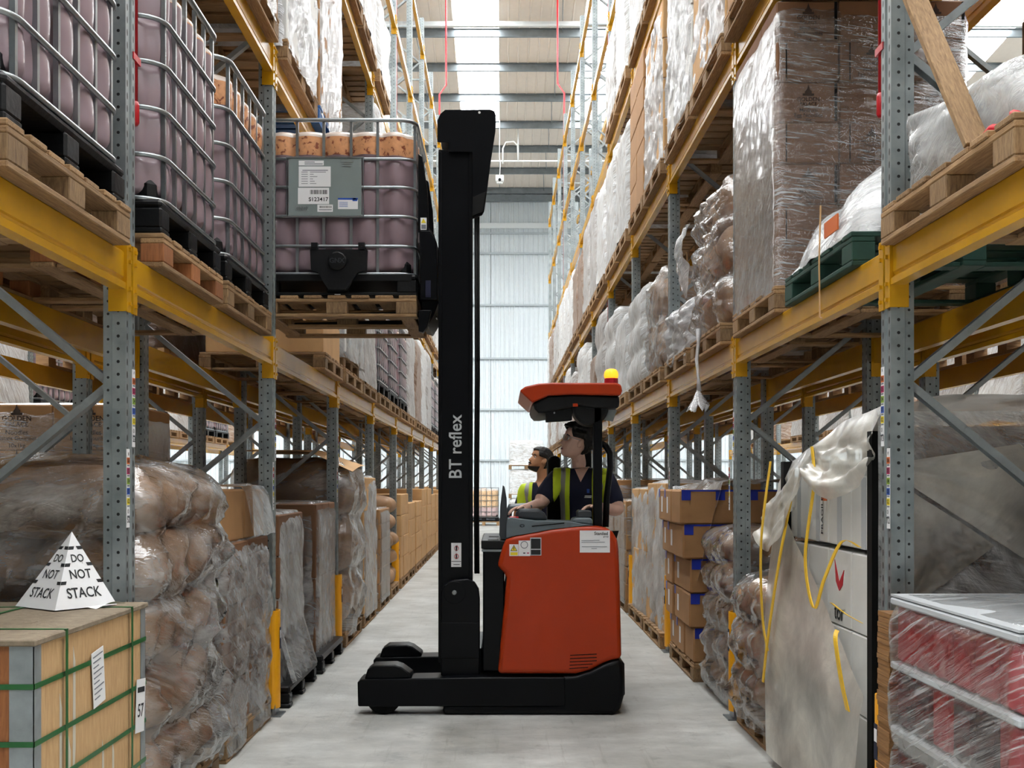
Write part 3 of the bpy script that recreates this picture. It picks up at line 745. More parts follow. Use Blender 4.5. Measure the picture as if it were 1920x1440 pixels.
# second bay farther: brown cartons, one course left bare on top
pal(-1, 1, 0, 1, 5.95, 7.1, 0, -2.5, -1.47, tone=('wood_x', 'wood_y', 'wood_z'))
carton_load(-2.5, -1.48, 5.95, 7.1, P_, 1.03, 2, 2, 12, 'brown carton stack in shiny draped film by the first yellow column guard on the left', 'carton_dark', 'film_clear', .03, seed=5, skirt=.12, grow=.02, shellkw=dict(nu=110, nv=48, top=False))
for j in range(2):
    y0 = 6.0+j*.55
    tag(part('carton', MB().cbox(-.25, .25, -.26, .26, 0, .29, .008), 'carton', None, (-1.76, y0+.26, 1.177)), 'plain brown carton on top of the draped stack, %s of the two' % ['nearer', 'farther'][j], 'carton')
part('film', MB().grid(lambda u, v: (-2.5+1.06*u+.02*noise.noise(Vector((u*5, v*5, 0))), 5.97+1.14*v, 1.49+.02*noise.noise(Vector((u*6, v*6, 3)))-(.30*max(0, u-.94)/.06*(v > .4)+.0)), 40, 30), 'film_clear', tag(thing('film_sheet', 'loose clear film sheet lying over the bare brown cartons on the left', 'plastic sheet'), None), smooth=True)
# third bay: black plastic pallets
plastic_pallet(-1.95, 7.97, 0, 1.08, 1.1, 'black plastic pallet protruding behind the first yellow column guard on the left')
carton_load(-2.48, -1.5, 7.5, 8.45, .15, 1.14, 3, 3, 4, 'grey wrapped carton block on the nearer black plastic pallet', 'carton_dark', 'film_milky', .018, seed=8, skirt=.03, shellkw=dict(nu=80, nv=36))
part('film', MB().grid(lambda u, v: (-1.5+.1*v+.02*math.sin(u*30), 7.46+1.0*u, .5-.34*v+.015*noise.noise(Vector((u*9, v*5, 0)))), 30, 8), 'film_clear', tag(thing('film_sheet', 'skirt of clear film spreading onto the nearer black plastic pallet', 'plastic sheet'), None), smooth=True)
plastic_pallet(-1.93, 9.3, 0, 1.06, 1.12, 'black plastic pallet protruding beside the second yellow column guard on the left')
carton_load(-2.45, -1.47, 8.85, 9.85, .15, 1.19, 3, 3, 2, 'dark brown wrapped carton block on the farther black plastic pallet', 'carton_dark', 'film_clear', .012, seed=9, skirt=.03, shellkw=dict(nu=80, nv=30))
# fourth bay
pal(-1, 3, 0, 0, 10.14, 11.3, 0, detail=True)
sack_load(-2.45, -1.42, 10.14, 11.3, P_, 1.55, 3, 'dark tall sack stack with a cardboard flap on top, left rack fourth bay', amp=.05, seed=11, bulge=.06, nu=72, nv=36)
tag(part('cardboard_flap', MB().grid(lambda u, v: (-2.4+1.05*u, 10.1+1.2*v, 1.79-.16*max(0, u-.62)*3*(1-.3*v)+.03*math.sin(3*v)), 16, 10), 'carton_pale'), 'pale cardboard flap bent over the dark tall sack stack on the left', 'cardboard')
pal(-1, 3, 0, 1, 11.5, 12.6, 0, detail=True)
carton_load(*xr(-1), 11.5, 12.6, P_, 1.42, 3, 3, 4, 'pale grey wrapped block, left rack fourth bay floor farther half', 'carton_pale', 'film_milky', .02, seed=13, shellkw=dict(nu=60, nv=24))
# fifth bay
pal(-1, 4, 0, 0, 13.0, 14.15, 0, detail=True)
carton_load(*xr(-1), 13.0, 14.15, P_, 1.05, 3, 3, 6, 'low brown carton stack with pale bands by the third yellow column guard on the left', 'carton', 'film_tight', .01, seed=14, shellkw=dict(nu=60, nv=24))
pal(-1, 4, 0, 1, 14.35, 15.4, 0, detail=True)
rt = thing('sack_stack', 'loose heap of brown paper sacks leaning into the aisle, left rack fifth bay', 'sack stack', (-1.95, 14.87, P_))
for k in range(5):
    for j in range(2): obj('sack', sack_mesh(.5, .27, .13, (k+j) % 4+1, 'sack_brown'), rt, (R.uniform(-.04, .05), -.27+.54*j, k*.235))
# far floor: tall pale cases with dark banding
def case_load(s, n, k, h, label, mat='carton_pale'):
    y0, y1 = yr(n, k); x0, x1 = xr(s)
    pal(s, n, 0, k, y0, y1, 0, detail=False)
    return carton_load(x0, x1, y0, y1, P_, h, 2, 3, 4, label, mat, None, seed=n)
for n in range(5, 11):
    for k in range(2):
        case_load(-1, n, k, [1.12, 1.2, 1.05, 1.25][(n+k) % 4], 'tan case stack on a pallet, left rack, %s bay, floor, %s' % (ORD[n], SLOT2[k]))
# first beam level, near totes
Z1 = LV[0]
pal(-1, 0, 1, 1, 3.2, 4.26, Z1, -2.45, -1.42); tote(-1.96, 3.73, Z1+P_, 1.05, 1.03, 'tote of mauve liquid cut by the left picture edge', 'bottle_full')
pal(-1, 1, 1, 0, 4.68, 5.68, Z1, -2.45, -1.42, tone=('wood_x', 'wood_y', 'plywood_orange')); tote(-1.95, 5.18, Z1+P_, 1.04, 1.0, 'tote of mauve liquid on an orange wood pallet right of the red pipe end', 'bottle_full')
pal(-1, 1, 1, 1, 5.78, 6.88, Z1, -2.45, -1.42); tote(-1.95, 6.32, Z1+P_, 1.04, 1.04, 'tote with stained orange shoulder, last before the lifted tote', 'bottle_stained')
# third bay: empty slot for the lifted tote, then tan boxes
def boxes(s, n, lv, k, h, nz, label, mat='carton_pale', fm=None, detail=True, m=2, seed=1, nx=2, ny=2):
    y0, y1 = yr(n, k, m); x0, x1 = xr(s); z = LV[lv-1] if lv else 0
    pal(s, n, lv, k, y0, y1, z, detail=detail); return carton_load(x0, x1, y0, y1, z+P_, h, nx, ny, nz, label, mat, fm, seed=seed)
pal(-1, 2, 1, 1, 8.95, 9.95, Z1); carton_load(-2.4, -1.44, 8.98, 9.92, Z1+P_, .62, 2, 2, 2, 'tan cartons behind the lifted pallet, left rack third bay', 'carton_pale', None, seed=2)
y0, y1 = yr(3, 0); pal(-1, 3, 1, 0, y0, y1, Z1)
tag(wood_pallet(-1.95, (y0+y1)/2, Z1+P_, 1.0, 1.1, 'upper of two stacked wooden pallets, left rack fourth bay, first beam level', True), None)
carton_load(*xr(-1), y0, y1, Z1+2*P_, .85, 2, 2, 2, 'pale wrapped block on two stacked pallets, left rack fourth bay', 'carton_white', 'film_milky', .02, seed=21, shellkw=dict(nu=60, nv=24))
for (n, k, m_) in ((4, 0, 'bottle_full'), (4, 1, 'bottle_full'), (5, 0, 'bottle_full')):
    y0, y1 = yr(n, k); pal(-1, n, 1, k, y0, y1, Z1, detail=True)
    tote(-1.95, (y0+y1)/2, Z1+P_, 1.04, y1-y0, 'liquid tote, %s' % where(-1, n, 1, k), m_, n < 4)
def far_fill(s, n, lv, k, h, mat, layers=0, word=None):
    y0, y1 = yr(n, k); x0, x1 = xr(s); z = LV[lv-1] if lv else 0
    pal(s, n, lv, k, y0, y1, z, detail=n < 4)
    nm = word or {'wrap_white': 'white film wrapped load', 'wrap_grey': 'grey film wrapped load', 'wrap_brown': 'brown film wrapped load', 'wrap_dark': 'dark brown wrapped load'}[mat]
    return far_load((x0+x1)/2, (y0+y1)/2, z+P_, x1-x0, y1-y0, h, '%s, %s' % (nm, where(s, n, lv, k)), mat, n*3+k+lv, layers)
far_fill(-1, 3, 1, 1, 1.1, 'wrap_grey')
for n in range(5, 11):
    for k in range(2):
        if (n, k) == (5, 0): continue
        if (n+k) % 3 == 2:
            y0, y1 = yr(n, k); pal(-1, n, 1, k, y0, y1, Z1, detail=False)
            tote(-1.95, (y0+y1)/2, Z1+P_, 1.04, y1-y0, 'liquid tote, %s' % where(-1, n, 1, k), 'bottle_full', False)
        else: far_fill(-1, n, 1, k, [1.35, 1.5, 1.42][(n+k) % 3], ['wrap_brown', 'wrap_white', 'wrap_grey'][(n*2+k) % 3])
# second beam level left
Z2 = LV[1]
y0, y1 = yr(1, 0); pal(-1, 1, 2, 0, y0, y1, Z2); far_load(-1.95, (y0+y1)/2, Z2+P_, 1.0, y1-y0, 1.3, 'brown wrapped load at the top left picture edge', 'wrap_brown', 1)
y0, y1 = yr(1, 1); pal(-1, 1, 2, 1, y0, y1, Z2)
carton_load(*xr(-1), y0, y1, Z2+P_, 1.2, 2, 2, 3, 'crumpled wrapped load above the nearest upper beam on the left', 'carton', 'film_milky', .03, seed=31)
y0, y1 = yr(2, 0); pal(-1, 2, 2, 0, y0, y1, Z2)
carton_load(*xr(-1), y0, y1, Z2+P_, 1.5, 2, 2, 4, 'tall white film wrapped load directly above the lifted tote', 'carton_white', 'film_white', .025, seed=32, shellkw=dict(nu=90, nv=40))
y0, y1 = yr(2, 1); pal(-1, 2, 2, 1, y0, y1, Z2, tone=('pallet_blue', 'pallet_blue', 'pallet_blue'), word='blue painted pallet')
rt = carton_load(*xr(-1), y0, y1, Z2+P_, 1.5, 2, 2, 4, 'brown cartons with red tape in film above the lifted tote', 'carton', 'film_milky', .02, seed=33)
for k in range(4):
    for x in (.18, .36): part('red_tape', MB().box(x-.03, x+.03, -.545, -.540, k*.375+.27, k*.375+.372), 'tape_red', rt)
for n in range(3, 11):
    for k in range(2):
        if n == 3 or (n > 7 and (n+k) % 2): continue
        far_fill(-1, n, 2, k, [1.3, 1.5, 1.1][(n+k) % 3], ['wrap_white', 'wrap_grey', 'wrap_white', 'wrap_brown'][(n+2*k) % 4])
for n in (2, 3):
    for k in range(2): far_fill(-1, n, 3, k, [1.2, 1.45][k], ['wrap_grey', 'wrap_white'][(n+k) % 2])
for n, k in ((4, 0), (6, 1)): far_fill(-1, n, 3, k, .9, 'wrap_white')

_before = set(col.objects)
# ---------------------------------------------------------------- goods in the right rack
# floor, nearest bay: red packs in film
rt = thing('wrapped_pack_stack', 'stack of red packs under streaky film at the lower right corner', 'wrapped load', (1.955, 3.59, 0), 0, 'film wrapped loads')
lx, ly = 1.02, 1.0; rr = random.Random(4); zz = .15; nlay = 4; dz = .235
for k in range(nlay):
    for j in range(6):
        for i in range(4):
            if 0 < i and 0 < j: continue
            obj('pack', boxmesh('pack', lx/4-.012, ly/6-.02, dz-.03, 'crate_red' if (k == 3 or (k == 2 and (i+j) % 3 == 0)) else 'crate_dark', .012), rt, (-lx/2+lx/4*(i+.5), -ly/2+ly/6*(j+.5), zz+k*dz))
    part('tray', MB().cbox(-lx/2-.012, lx/2+.012, -ly/2-.012, ly/2+.012, zz+(k+1)*dz-.03, zz+(k+1)*dz-.004, .006), 'paper_grey', rt)
part('film', shell(lx/2+.02, ly/2+.02, nlay*dz+.16, .012, 17, 4, .02, 120, 60, .04, 0.0), 'film_streak', rt, smooth=True)
part('slip_sheet', MB().box(-lx/2-.01, lx/2+.01, -ly/2-.01, ly/2+.01, zz+nlay*dz, zz+nlay*dz+.008), 'paper_grey', rt)
pal(1, 0, 0, 1, 3.1, 4.08, 0, 1.445, 2.46)
ct = thing('cardboard_sheet_stack', 'tall stack of corrugated cardboard sheets behind the red packs', 'cardboard', (1.868, 4.19, 0))
for k in range(51): obj('sheet', boxmesh('sheet', .86, .13, .0185, 'corrugated_board', 0), ct, (R.uniform(-.004, .004), R.uniform(-.003, .003), k*.02))
# second bay nearer: white cartons under a plastic sheet
wc = thing('sheeted_carton_load', 'white cartons half hidden by a draped plastic sheet and yellow straps', 'wrapped load', (2.045, 5.28, 0), 0, 'film wrapped loads')
pal(1, 1, 0, 0, 4.6, 6.0, 0, 1.48, 2.5)
for k, (za, zb) in enumerate(((.15, .5), (.5, .85), (.85, 1.2), (1.22, 1.6))):
    for j in range(4):
        for i in range(2):
            if k < 3 and i == 1 and j > 0: continue
            ya = -.68+j*.345
            top = zb-(.06 if k == 3 and j in (0, 3) else 0)
            o = obj('carton', boxmesh('carton', .46, .335, top-za-.004, 'carton_white', .006), wc, (-.26+.5*i, ya+.17, za))
            if k == 3 and i == 0:
                part('tape', MB().box(-.2325, -.2302, -.03, .03, .0, top-za-.01), 'paper_grey', o)
                if j in (0, 2):
                    part('red_print', MB().box(-.2325, -.2302, -.15, -.06, .2, top-za-.02), 'sticker_orange', o)
                    lt = obj('lettering', textmesh('FRAGILE', .05, 'ink', 0, 'CENTER'), o, (-.2335, -.08, .13), (PI/2, -PI/2, -PI/2))
            if k == 2 and i == 0 and j == 1:
                part('red_print', MB().prism([(-.07, .26), (.0, .2), (.07, .3), (.05, .2), (0, .16), (-.05, .19)], -.2325, -.2302, 'x'), 'ribbon_red', o)
                obj('lettering', textmesh('tor', .11, 'ink', 0, 'CENTER'), o, (-.2335, 0, .06), (PI/2, 0, -PI/2))
for (x, y, t) in ((-.488, -.665, 1.72), (-.5, .72, 1.62), (.5, -.7, 1.72)):
    part('corner_post', MB().box(x-.03, x+.03, y-.03, y+.03, .1, t), 'matte_black', wc)
def sheetA(u, v):                                     # lower sheet on the aisle side, its upper edge falling towards the far end
    y = -.72+1.45*u; ztop = .98-.35*(1-u)**1.3+.42*u; z = ztop+(.05-ztop)*v
    x = -.56-.03*math.sin(PI*v)-.05*v*u+.012*noise.fractal(Vector((u*2, v*2, 1)), 1, 2, 3)-.012*math.sin(7*u+2*v)*v
    return (x, y, z)
part('plastic_sheet', MB().grid(sheetA, 60, 50), 'film_sheet', wc, smooth=True)
def sheetB(u, v):                                     # top sheet hanging over the aisle side
    y = -.74+1.55*u
    if v < .55:
        t = v/.55; return (.55-1.08*t, y, 1.82-.1*u*t-.12*u*u*(t > .5)+.035*noise.noise(Vector((u*4, t*5, 2)))+.05*math.sin(PI*t))
    t = (v-.55)/.45; n_ = noise.fractal(Vector((u*5, t*3, 7)), 1, 2, 3)
    ln = .12+.34*abs(math.sin(5.2*u+.6))*(.3+.7*u)
    return (-.53-.1*t*u-.045*n_-.03*t, y+.05*t*u, 1.72-.22*u*u-ln*t+.03*n_)
part('plastic_sheet', MB().grid(sheetB, 60, 40), 'film_sheet', wc, smooth=True)
def endsheet(p00, p10, p01, p11, yy, sd):             # sheets hanging over the end facing the viewer, corners in (x, z)
    def fn(u, v):
        x = (p00[0]*(1-u)+p10[0]*u)*(1-v)+(p01[0]*(1-u)+p11[0]*u)*v; z = (p00[1]*(1-u)+p10[1]*u)*(1-v)+(p01[1]*(1-u)+p11[1]*u)*v
        return (x, yy-.012*noise.fractal(Vector((u*2.5, v*3, sd)), 1, 2, 3)-.012*math.sin(4*u+3*v+sd), z)
    return MB().grid(fn, 40, 40)
part('plastic_sheet', endsheet((-.5, 1.80), (.56, 1.8), (-.5, .1), (.56, .1), -.725, 11), 'film_milky', wc, smooth=True)
part('plastic_sheet', endsheet((-.46, 1.585), (.56, 1.74), (-.46, 1.55), (.56, .88), -.75, 3), 'film_sheet', wc, smooth=True)
part('plastic_sheet', endsheet((-.46, 1.53), (-.03, 1.25), (-.46, .92), (-.36, 1.0), -.74, 5), 'film_sheet', wc, smooth=True)
part('brown_panel', MB().box(-.47, .55, -.7, -.695, .15, 1.74), 'carton_dark', wc)
def strap(pts, w=.018, name='strap'):
    P = [Vector(p) for p in pts]; Q = []
    for i in range(len(P)-1):
        p0 = P[max(i-1, 0)]; p1 = P[i]; p2 = P[i+1]; p3 = P[min(i+2, len(P)-1)]
        for t in range(8):
            t /= 8; Q.append(.5*((2*p1)+(p2-p0)*t+(2*p0-5*p1+4*p2-p3)*t*t+(3*p1-p0-3*p2+p3)*t**3))
    Q.append(P[-1]); mb = MB()
    for q in Q: mb.v += [(q.x, q.y-w, q.z), (q.x, q.y+w, q.z), (q.x+.005, q.y+w, q.z), (q.x+.005, q.y-w, q.z)]
    for i in range(len(Q)-1):
        b = i*4
        for k in range(4): mb.f.append((b+k, b+(k+1) % 4, b+4+(k+1) % 4, b+4+k))
    return part(name, mb, 'strap_yellow', wc)
strap([(-.62, .62, 1.62), (-.66, .66, 1.2), (-.65, .68, .8), (-.64, .6, .62)])
strap([(-.6, .28, 1.42), (-.63, .4, 1.1), (-.65, .55, .7), (-.66, .62, .45)])
strap([(-.56, .05, 1.68), (-.57, -.02, 1.5), (-.6, .02, 1.15), (-.61, -.16, .93), (-.6, -.3, 1.08), (-.57, -.45, 1.25), (-.565, -.68, 1.24)])
strap([(-.6, -.4, .98), (-.585, -.55, .95), (-.565, -.7, .93)])
strap([(-.62, -.55, .88), (-.66, -.66, .85), (-.655, -.72, .7), (-.64, -.76, .58)], .022)
# second bay farther
pal(1, 1, 0, 1, 6.15, 7.0, 0, 1.48, 2.5)
sack_load(1.46, 2.45, 6.15, 6.98, P_, .78, 3, 'low heap of brown sacks in glossy film by the right column guard', amp=.05, seed=23, bulge=.04)
# third bay nearer: sacks; farther: taped cartons
sack_load(1.5, 2.5, 7.36, 8.36, .02, 1.14, 5, 'slumping stack of brown sacks in clear film in front of the blue taped cartons', amp=.05, seed=24, bulge=.05)
pal(1, 2, 0, 1, 8.5, 9.7, 0, 1.43, 2.45)
zz = P_
LAY = ['bottom', 'second', 'middle', 'fourth', 'top']
for k in range(5):
    hh = .262; shift = -.025*k+.02*(k == 2)
    for j in range(3):
        for i in range(2):
            if i == 1 and j > 0: continue
            nm = {(0, 0): 'front left', (1, 0): 'front right', (0, 1): 'middle', (0, 2): 'rear'}[i, j]
            o = tag(obj('carton', boxmesh('carton', .49, .385, hh-.003, 'carton', .012), None, (1.43+.25+.5*i+shift+R.uniform(-.012, .012), 8.7+.4*j, zz), (0, 0, R.uniform(-.025, .025))),
                    'brown carton with blue tape, %s layer, %s, right rack third bay' % (LAY[k], nm), 'carton', 'blue taped cartons')
            if j == 0:
                for x in (-.2, .06): part('blue_tape', MB().box(x-.035, x+.035, -.1955, -.193, hh-.08, hh-.001), 'tape_blue', o)
                part('blue_tape', MB().box(-.235, .235, -.1955, -.193, hh-.014, hh-.001), 'tape_blue', o)
                if k == 2 and i == 0: part('paper_label', MB().box(.02, .16, -.1965, -.194, .06, .17), 'paper', o)
            else: part('paper_label', MB().box(-.2475, -.2455, -.03, .04, .07, .2), 'paper', o)
            if j and i == 0: part('blue_tape', MB().box(-.2475, -.2455, .12, .19, hh-.07, hh-.001), 'tape_blue', o)
    zz += hh
def drape(u, v):
    x = -.62+1.2*u; y = -.62+1.24*v; z = .06+.05*noise.fractal(Vector((u*4, v*4, 3)), 1, 2, 3)
    if u < .24: z -= (.24-u)*2.3*(.55+.8*abs(math.sin(v*5+1)))*(1.1-v); x += (.24-u)*.42
    return (x, y, z)
tag(part('film_sheet', MB().grid(drape, 50, 40), 'film_milky', None, (1.98, 9.1, zz), smooth=True), 'translucent plastic sheet draped over the top blue taped carton', 'plastic sheet')
# fourth bay and beyond on the floor
for k in range(2):
    y0, y1 = yr(3, k); pal(1, 3, 0, k, y0, y1, 0)
    carton_load(1.46, 2.45, y0, y1, P_, 1.36-.06*k, 2, 2, 4, 'white film wrapped block, right rack fourth bay floor, %s' % SLOT2[k], 'carton_pale', 'film_white', .03, seed=41+k, skirt=.1, shellkw=dict(nu=80, nv=36))
for n in range(4, 12):
    for k in range(2):
        if n == 4: boxes(1, n, 0, k, 1.15+.25*k, 6, 'brown carton stack in tight film, %s' % where(1, n, 0, k), 'carton', 'film_tight', seed=n+k)
        else: far_fill(1, n, 0, k, [1.2, 1.35, 1.1][(n+k) % 3], ['wrap_brown', 'wrap_white', 'wrap_grey'][(n+k) % 3])
# first beam level right
pal(1, 0, 1, 1, 3.15, 4.26, Z1, 1.452, 2.5)
sk = tag(obj('white_sack', sack_mesh(.42, .42, .17, 2, 'sack_white'), None, (1.98, 3.84, Z1+P_-.01), (0, 0, .3)), 'white plastic sack slumped on the pallet at the right picture edge', 'sack')
part('film', shell(.46, .46, .3, .05, 51, r=.25, nv=16), 'film_milky', sk, smooth=True)
pk = tag(part('leaning_plank', MB().cbox(-.045, .045, -.011, .011, 0, 1.5, .003), 'wood_z', None, (1.5, 3.5, Z1+P_+.004)), 'pale wooden plank leaning back against the right rack upright', 'plank')
pk.rotation_euler = (math.radians(-33.5), math.radians(2), math.radians(8))
tag(part('red_ribbon', MB().tube([(1.5, 3.46, Z1+P_+.02), (1.5, 3.4, Z1+P_+.03), (1.52, 3.33, Z1+P_+.014), (1.5, 3.26, Z1+P_+.03), (1.49, 3.2, Z1+P_+.012)], .012, 6, rs=[.012, .014, .008, .012, .006]), 'ribbon_red', smooth=True), 'scrap of red plastic ribbon on the pallet deck beside the leaning plank', 'ribbon')
wood_pallet(1.98, 5.2, Z1, 1.03, 1.1, 'dark green painted pallet under the white mound, right rack second bay', True, 'x', ('pallet_green', 'pallet_green', 'pallet_green'), group='painted pallets')
def mound(u, v):
    x, y, nx, ny = rrect(u, .50, .54, .12); q = 1-v
    z = .52*(1-max(0, (1-v))**2.6) if v < 1 else .52
    n_ = noise.fractal(Vector((x*3*q, y*3*q, z*3)), 1, 2, 3)*.05
    return (x*q+nx*n_*q+.12*v, y*q+ny*n_*q-.1*v, z*(.9+n_*2)+.0)
mo = tag(part('white_sack_mound', MB().grid(mound, 72, 30, True), 'sack_white', None, (1.98, 5.2, Z1+P_), smooth=True), 'white plastic covered mound on the dark green pallet', 'sack')
part('film', MB().grid(lambda u, v: tuple(Vector(mound(u, v*.95))*1.025), 72, 30, True), 'film_milky', mo, smooth=True)
part('print', MB().box(-.507, -.5, -.32, -.12, .06, .13), 'sticker_orange', mo)
tg = part('hanging_string', MB().tube([(1.45, 5.05, Z1+.35), (1.44, 5.04, Z1+.1), (1.445, 5.05, Z1-.06), (1.44, 5.03, Z1-.16), (1.447, 5.02, Z1-.165)], .004, 5), 'carton_pale'); tag(tg, 'thin string hanging from the white mound over the yellow beam', 'string')
# tall printed carton stack
pal(1, 1, 1, 1, 5.93, 7.0, Z1, 1.455, 2.49)
pc = carton_load(1.47, 2.49, 5.95, 7.0, Z1+P_, 1.53, 3, 3, 7, 'tall stack of printed noodle cartons in tight film, right rack second bay', 'carton_dark', 'film_tight', .01, seed=61, skirt=.03, shellkw=dict(nu=110, nv=60, r=.03))
def printed(o, y, x, z, w=.34):
    obj('logo', _cache.setdefault('logo', MB().prism([(-.03, 0), (.03, 0), (.03, .012), (.018, .012), (.018, .024), (.01, .03), (.004, .045), (0, .06), (-.004, .045), (-.01, .03), (-.018, .024), (-.018, .012), (-.03, .012)], 0, .001, 'y').mesh('logo', 'print_brown')), o, (x, y, z+.125))
    for t, sz, dz in (('GOLDEN', .03, .105), ('PALACE', .026, .08), ('Medium', .03, .047), ('Egg Noodles', .03, .02), ('5kg', .022, -.005)):
        obj('lettering', textmesh(t, sz, 'print_brown'), o, (x, y, z+dz), (PI/2, 0, 0))
for k in range(7):
    for i in range(3):
        if (k+i) % 2 == 0: printed(pc, -.533, -.51+.34*(i+.5), .218*k+.018)
        part('carton_seam', MB().box(-.51+.34*i+(.05 if k % 2 else .31), -.51+.34*i+(.056 if k % 2 else .325), -.5315, -.529, .218*k+.01, .218*k+.21), 'matte_black', pc)
# third bay: bagged goods in loose film
pal(1, 2, 1, 0, 7.4, 8.55, Z1)
sack_load(1.47, 2.45, 7.42, 8.55, Z1+P_, 1.0, 3, 'big brown bags under loose crumpled film on the first right beam', amp=.08, seed=71, bulge=.07, nu=120, nv=60)
tag(part('film_tail', MB().grid(lambda u, v: (-.05*math.sin(PI*v)-.02*u+.02*noise.noise(Vector((u*6, v*6, 0))), -.12+.24*u+.06*math.sin(3*v), -.55*v*(.6+.4*math.sin(PI*u))), 12, 20), 'film_milky', None, (1.40, 8.6, Z1+1.05), smooth=True), 'flap of milky film hanging off the big brown bags', 'plastic sheet')
pal(1, 2, 1, 1, 8.75, 9.9, Z1)
sack_load(1.45, 2.45, 8.78, 9.9, Z1+P_, .38, 1, 'low white heap of film on a pallet, right rack third bay', 'sack_white', 'film_white', amp=.08, seed=72, bulge=.02)
ft = thing('film_tassel', 'twisted film tail with a frayed end hanging below the right beam', 'plastic sheet', (1.40, 8.12, Z1+.2))
part('twist', MB().tube([(0, 0, 0), (.0, .0, -.1), (-.01, .01, -.22), (0, 0, -.35), (.005, 0, -.45)], .012, 6, rs=[.02, .012, .014, .01, .02]), 'film_white', ft, smooth=True)
part('frayed_end', MB().grid(lambda u, v: ((.012+.055*v)*math.cos(2*PI*u)*(1+.35*math.sin(14*PI*u)*v), (.012+.055*v)*math.sin(2*PI*u)*(1+.3*math.cos(10*PI*u)*v), -.44-.13*v+.03*math.sin(12*PI*u)*v), 40, 8, True), 'film_white', ft, smooth=True)
# fourth bay: wrapped rolls
y0, y1 = yr(3, 0); pal(1, 3, 1, 0, y0, y1, Z1)
rl = thing('wrapped_roll_stack', 'stack of fat horizontal rolls in film, right rack fourth bay first beam level', 'wrapped load', (1.96, (y0+y1)/2, Z1+P_), 0, 'film wrapped loads')
for (yy, z_, r_) in ((-.28, .24, .24), (.26, .24, .25), (-.02, .66, .24)):
    o = part('roll', MB().lathe([(r_*.5, -.5), (r_*.86, -.5), (r_, -.44), (r_*1.02, 0), (r_, .44), (r_*.86, .5), (r_*.5, .5)], (0, yy, z_), 24, 'x'), 'sack_brown', rl, smooth=True)
part('film', shell(.53, .56, .92, .06, 77, 2, .05, 72, 30, .12, .05), 'film_clear', rl, smooth=True)
far_fill(1, 3, 1, 1, 1.0, 'wrap_white', 3)
for n in range(4, 12):
    for k in range(2): far_fill(1, n, 1, k, [1.2, 1.45, .95][(n*2+k) % 3], ['wrap_white', 'wrap_grey', 'wrap_white', 'wrap_brown'][(n+k*2) % 4], [0, 3][(n+k) % 2])
# second beam level right
for n, k, h, cm, fm in ((1, 1, 1.3, 'carton', 'film_milky'), (2, 0, 1.5, 'carton_pale', 'film_white'), (2, 1, 1.5, 'carton_white', 'film_white'), (3, 0, 1.45, 'carton_pale', 'film_white')):
    y0, y1 = yr(n, k); pal(1, n, 2, k, y0, y1, Z2)
    carton_load(1.44, 2.43, y0, y1, Z2+P_, h, 2, 2, 4, 'tall milky film wrapped load, %s' % where(1, n, 2, k), cm, fm, .035, seed=80+n*2+k, shellkw=dict(nu=90, nv=40))
far_fill(1, 1, 2, 0, 1.2, 'wrap_brown')
y0, y1 = yr(3, 1); pal(1, 3, 2, 1, y0, y1, Z2)
bc = carton_load(1.43, 2.4, y0, y1, Z2+P_, 1.5, 2, 2, 5, 'brown carton column with blue tape on the second right beam', 'carton', None, seed=91)
for k in range(5):
    for x in (-.42, -.12): part('blue_tape', MB().box(x-.035, x+.035, -.555, -.55, k*.3+.2, k*.3+.298), 'tape_blue', bc)
for n in range(4, 12):
    for k in range(2): far_fill(1, n, 2, k, [1.5, 1.3, 1.4][(n+k) % 3], ['wrap_white', 'wrap_white', 'wrap_grey', 'wrap_brown'][(n+k) % 4])
for n in range(2, 5):
    for k in range(2): far_fill(1, n, 3, k, [1.4, 1.2][(n+k) % 2], ['wrap_white', 'wrap_grey'][(n*2+k) % 2])

RIGHT = set(col.objects)-_before
# ---------------------------------------------------------------- racks behind
def back_load(s, n, lv, k, h, mat):
    y0, y1 = yr(n, k); x = s*(X2+.45); z = LV[lv-1] if lv else 0
    w_ = '%s back rack, %s bay, %s, %s' % (SIDE[s], ORD[n], LVN[lv].replace('on the ', ''), SLOT2[k])
    tag(wood_pallet(x, (y0+y1)/2, z, 1.0, y1-y0, 'pallet, '+w_, False), None)
    if mat == 'tote': tote(x, (y0+y1)/2, z+P_, 1.04, y1-y0, 'liquid tote, '+w_, 'bottle_full', False)
    elif mat.startswith('carton'): carton_load(x-.5, x+.5, y0, y1, z+P_, h, 2, 2, 3, 'carton stack, '+w_, mat, None, seed=n)
    else: far_load(x, (y0+y1)/2, z+P_, 1.0, y1-y0, h, 'wrapped load, '+w_, mat, n+k)
for s in (-1, 1):
    for n in range(0, 10):
        for k in range(2):
            q = (n*2+k+(s > 0)) % 5
            if s == -1 and (n, k) == (2, 0): continue
            if q != 3: back_load(s, n, 0, k, [.9, .75, 1.1, 0, .85][q], ['wrap_dark', 'wrap_brown', 'carton_dark', '', 'wrap_dark'][q])
            if n < 8: back_load(s, n, 1, k, [1.4, 1.2, 1.5, 1.3, 1.1][q], ['wrap_dark', 'wrap_brown', 'wrap_dark', 'carton_dark', 'wrap_brown'][q])
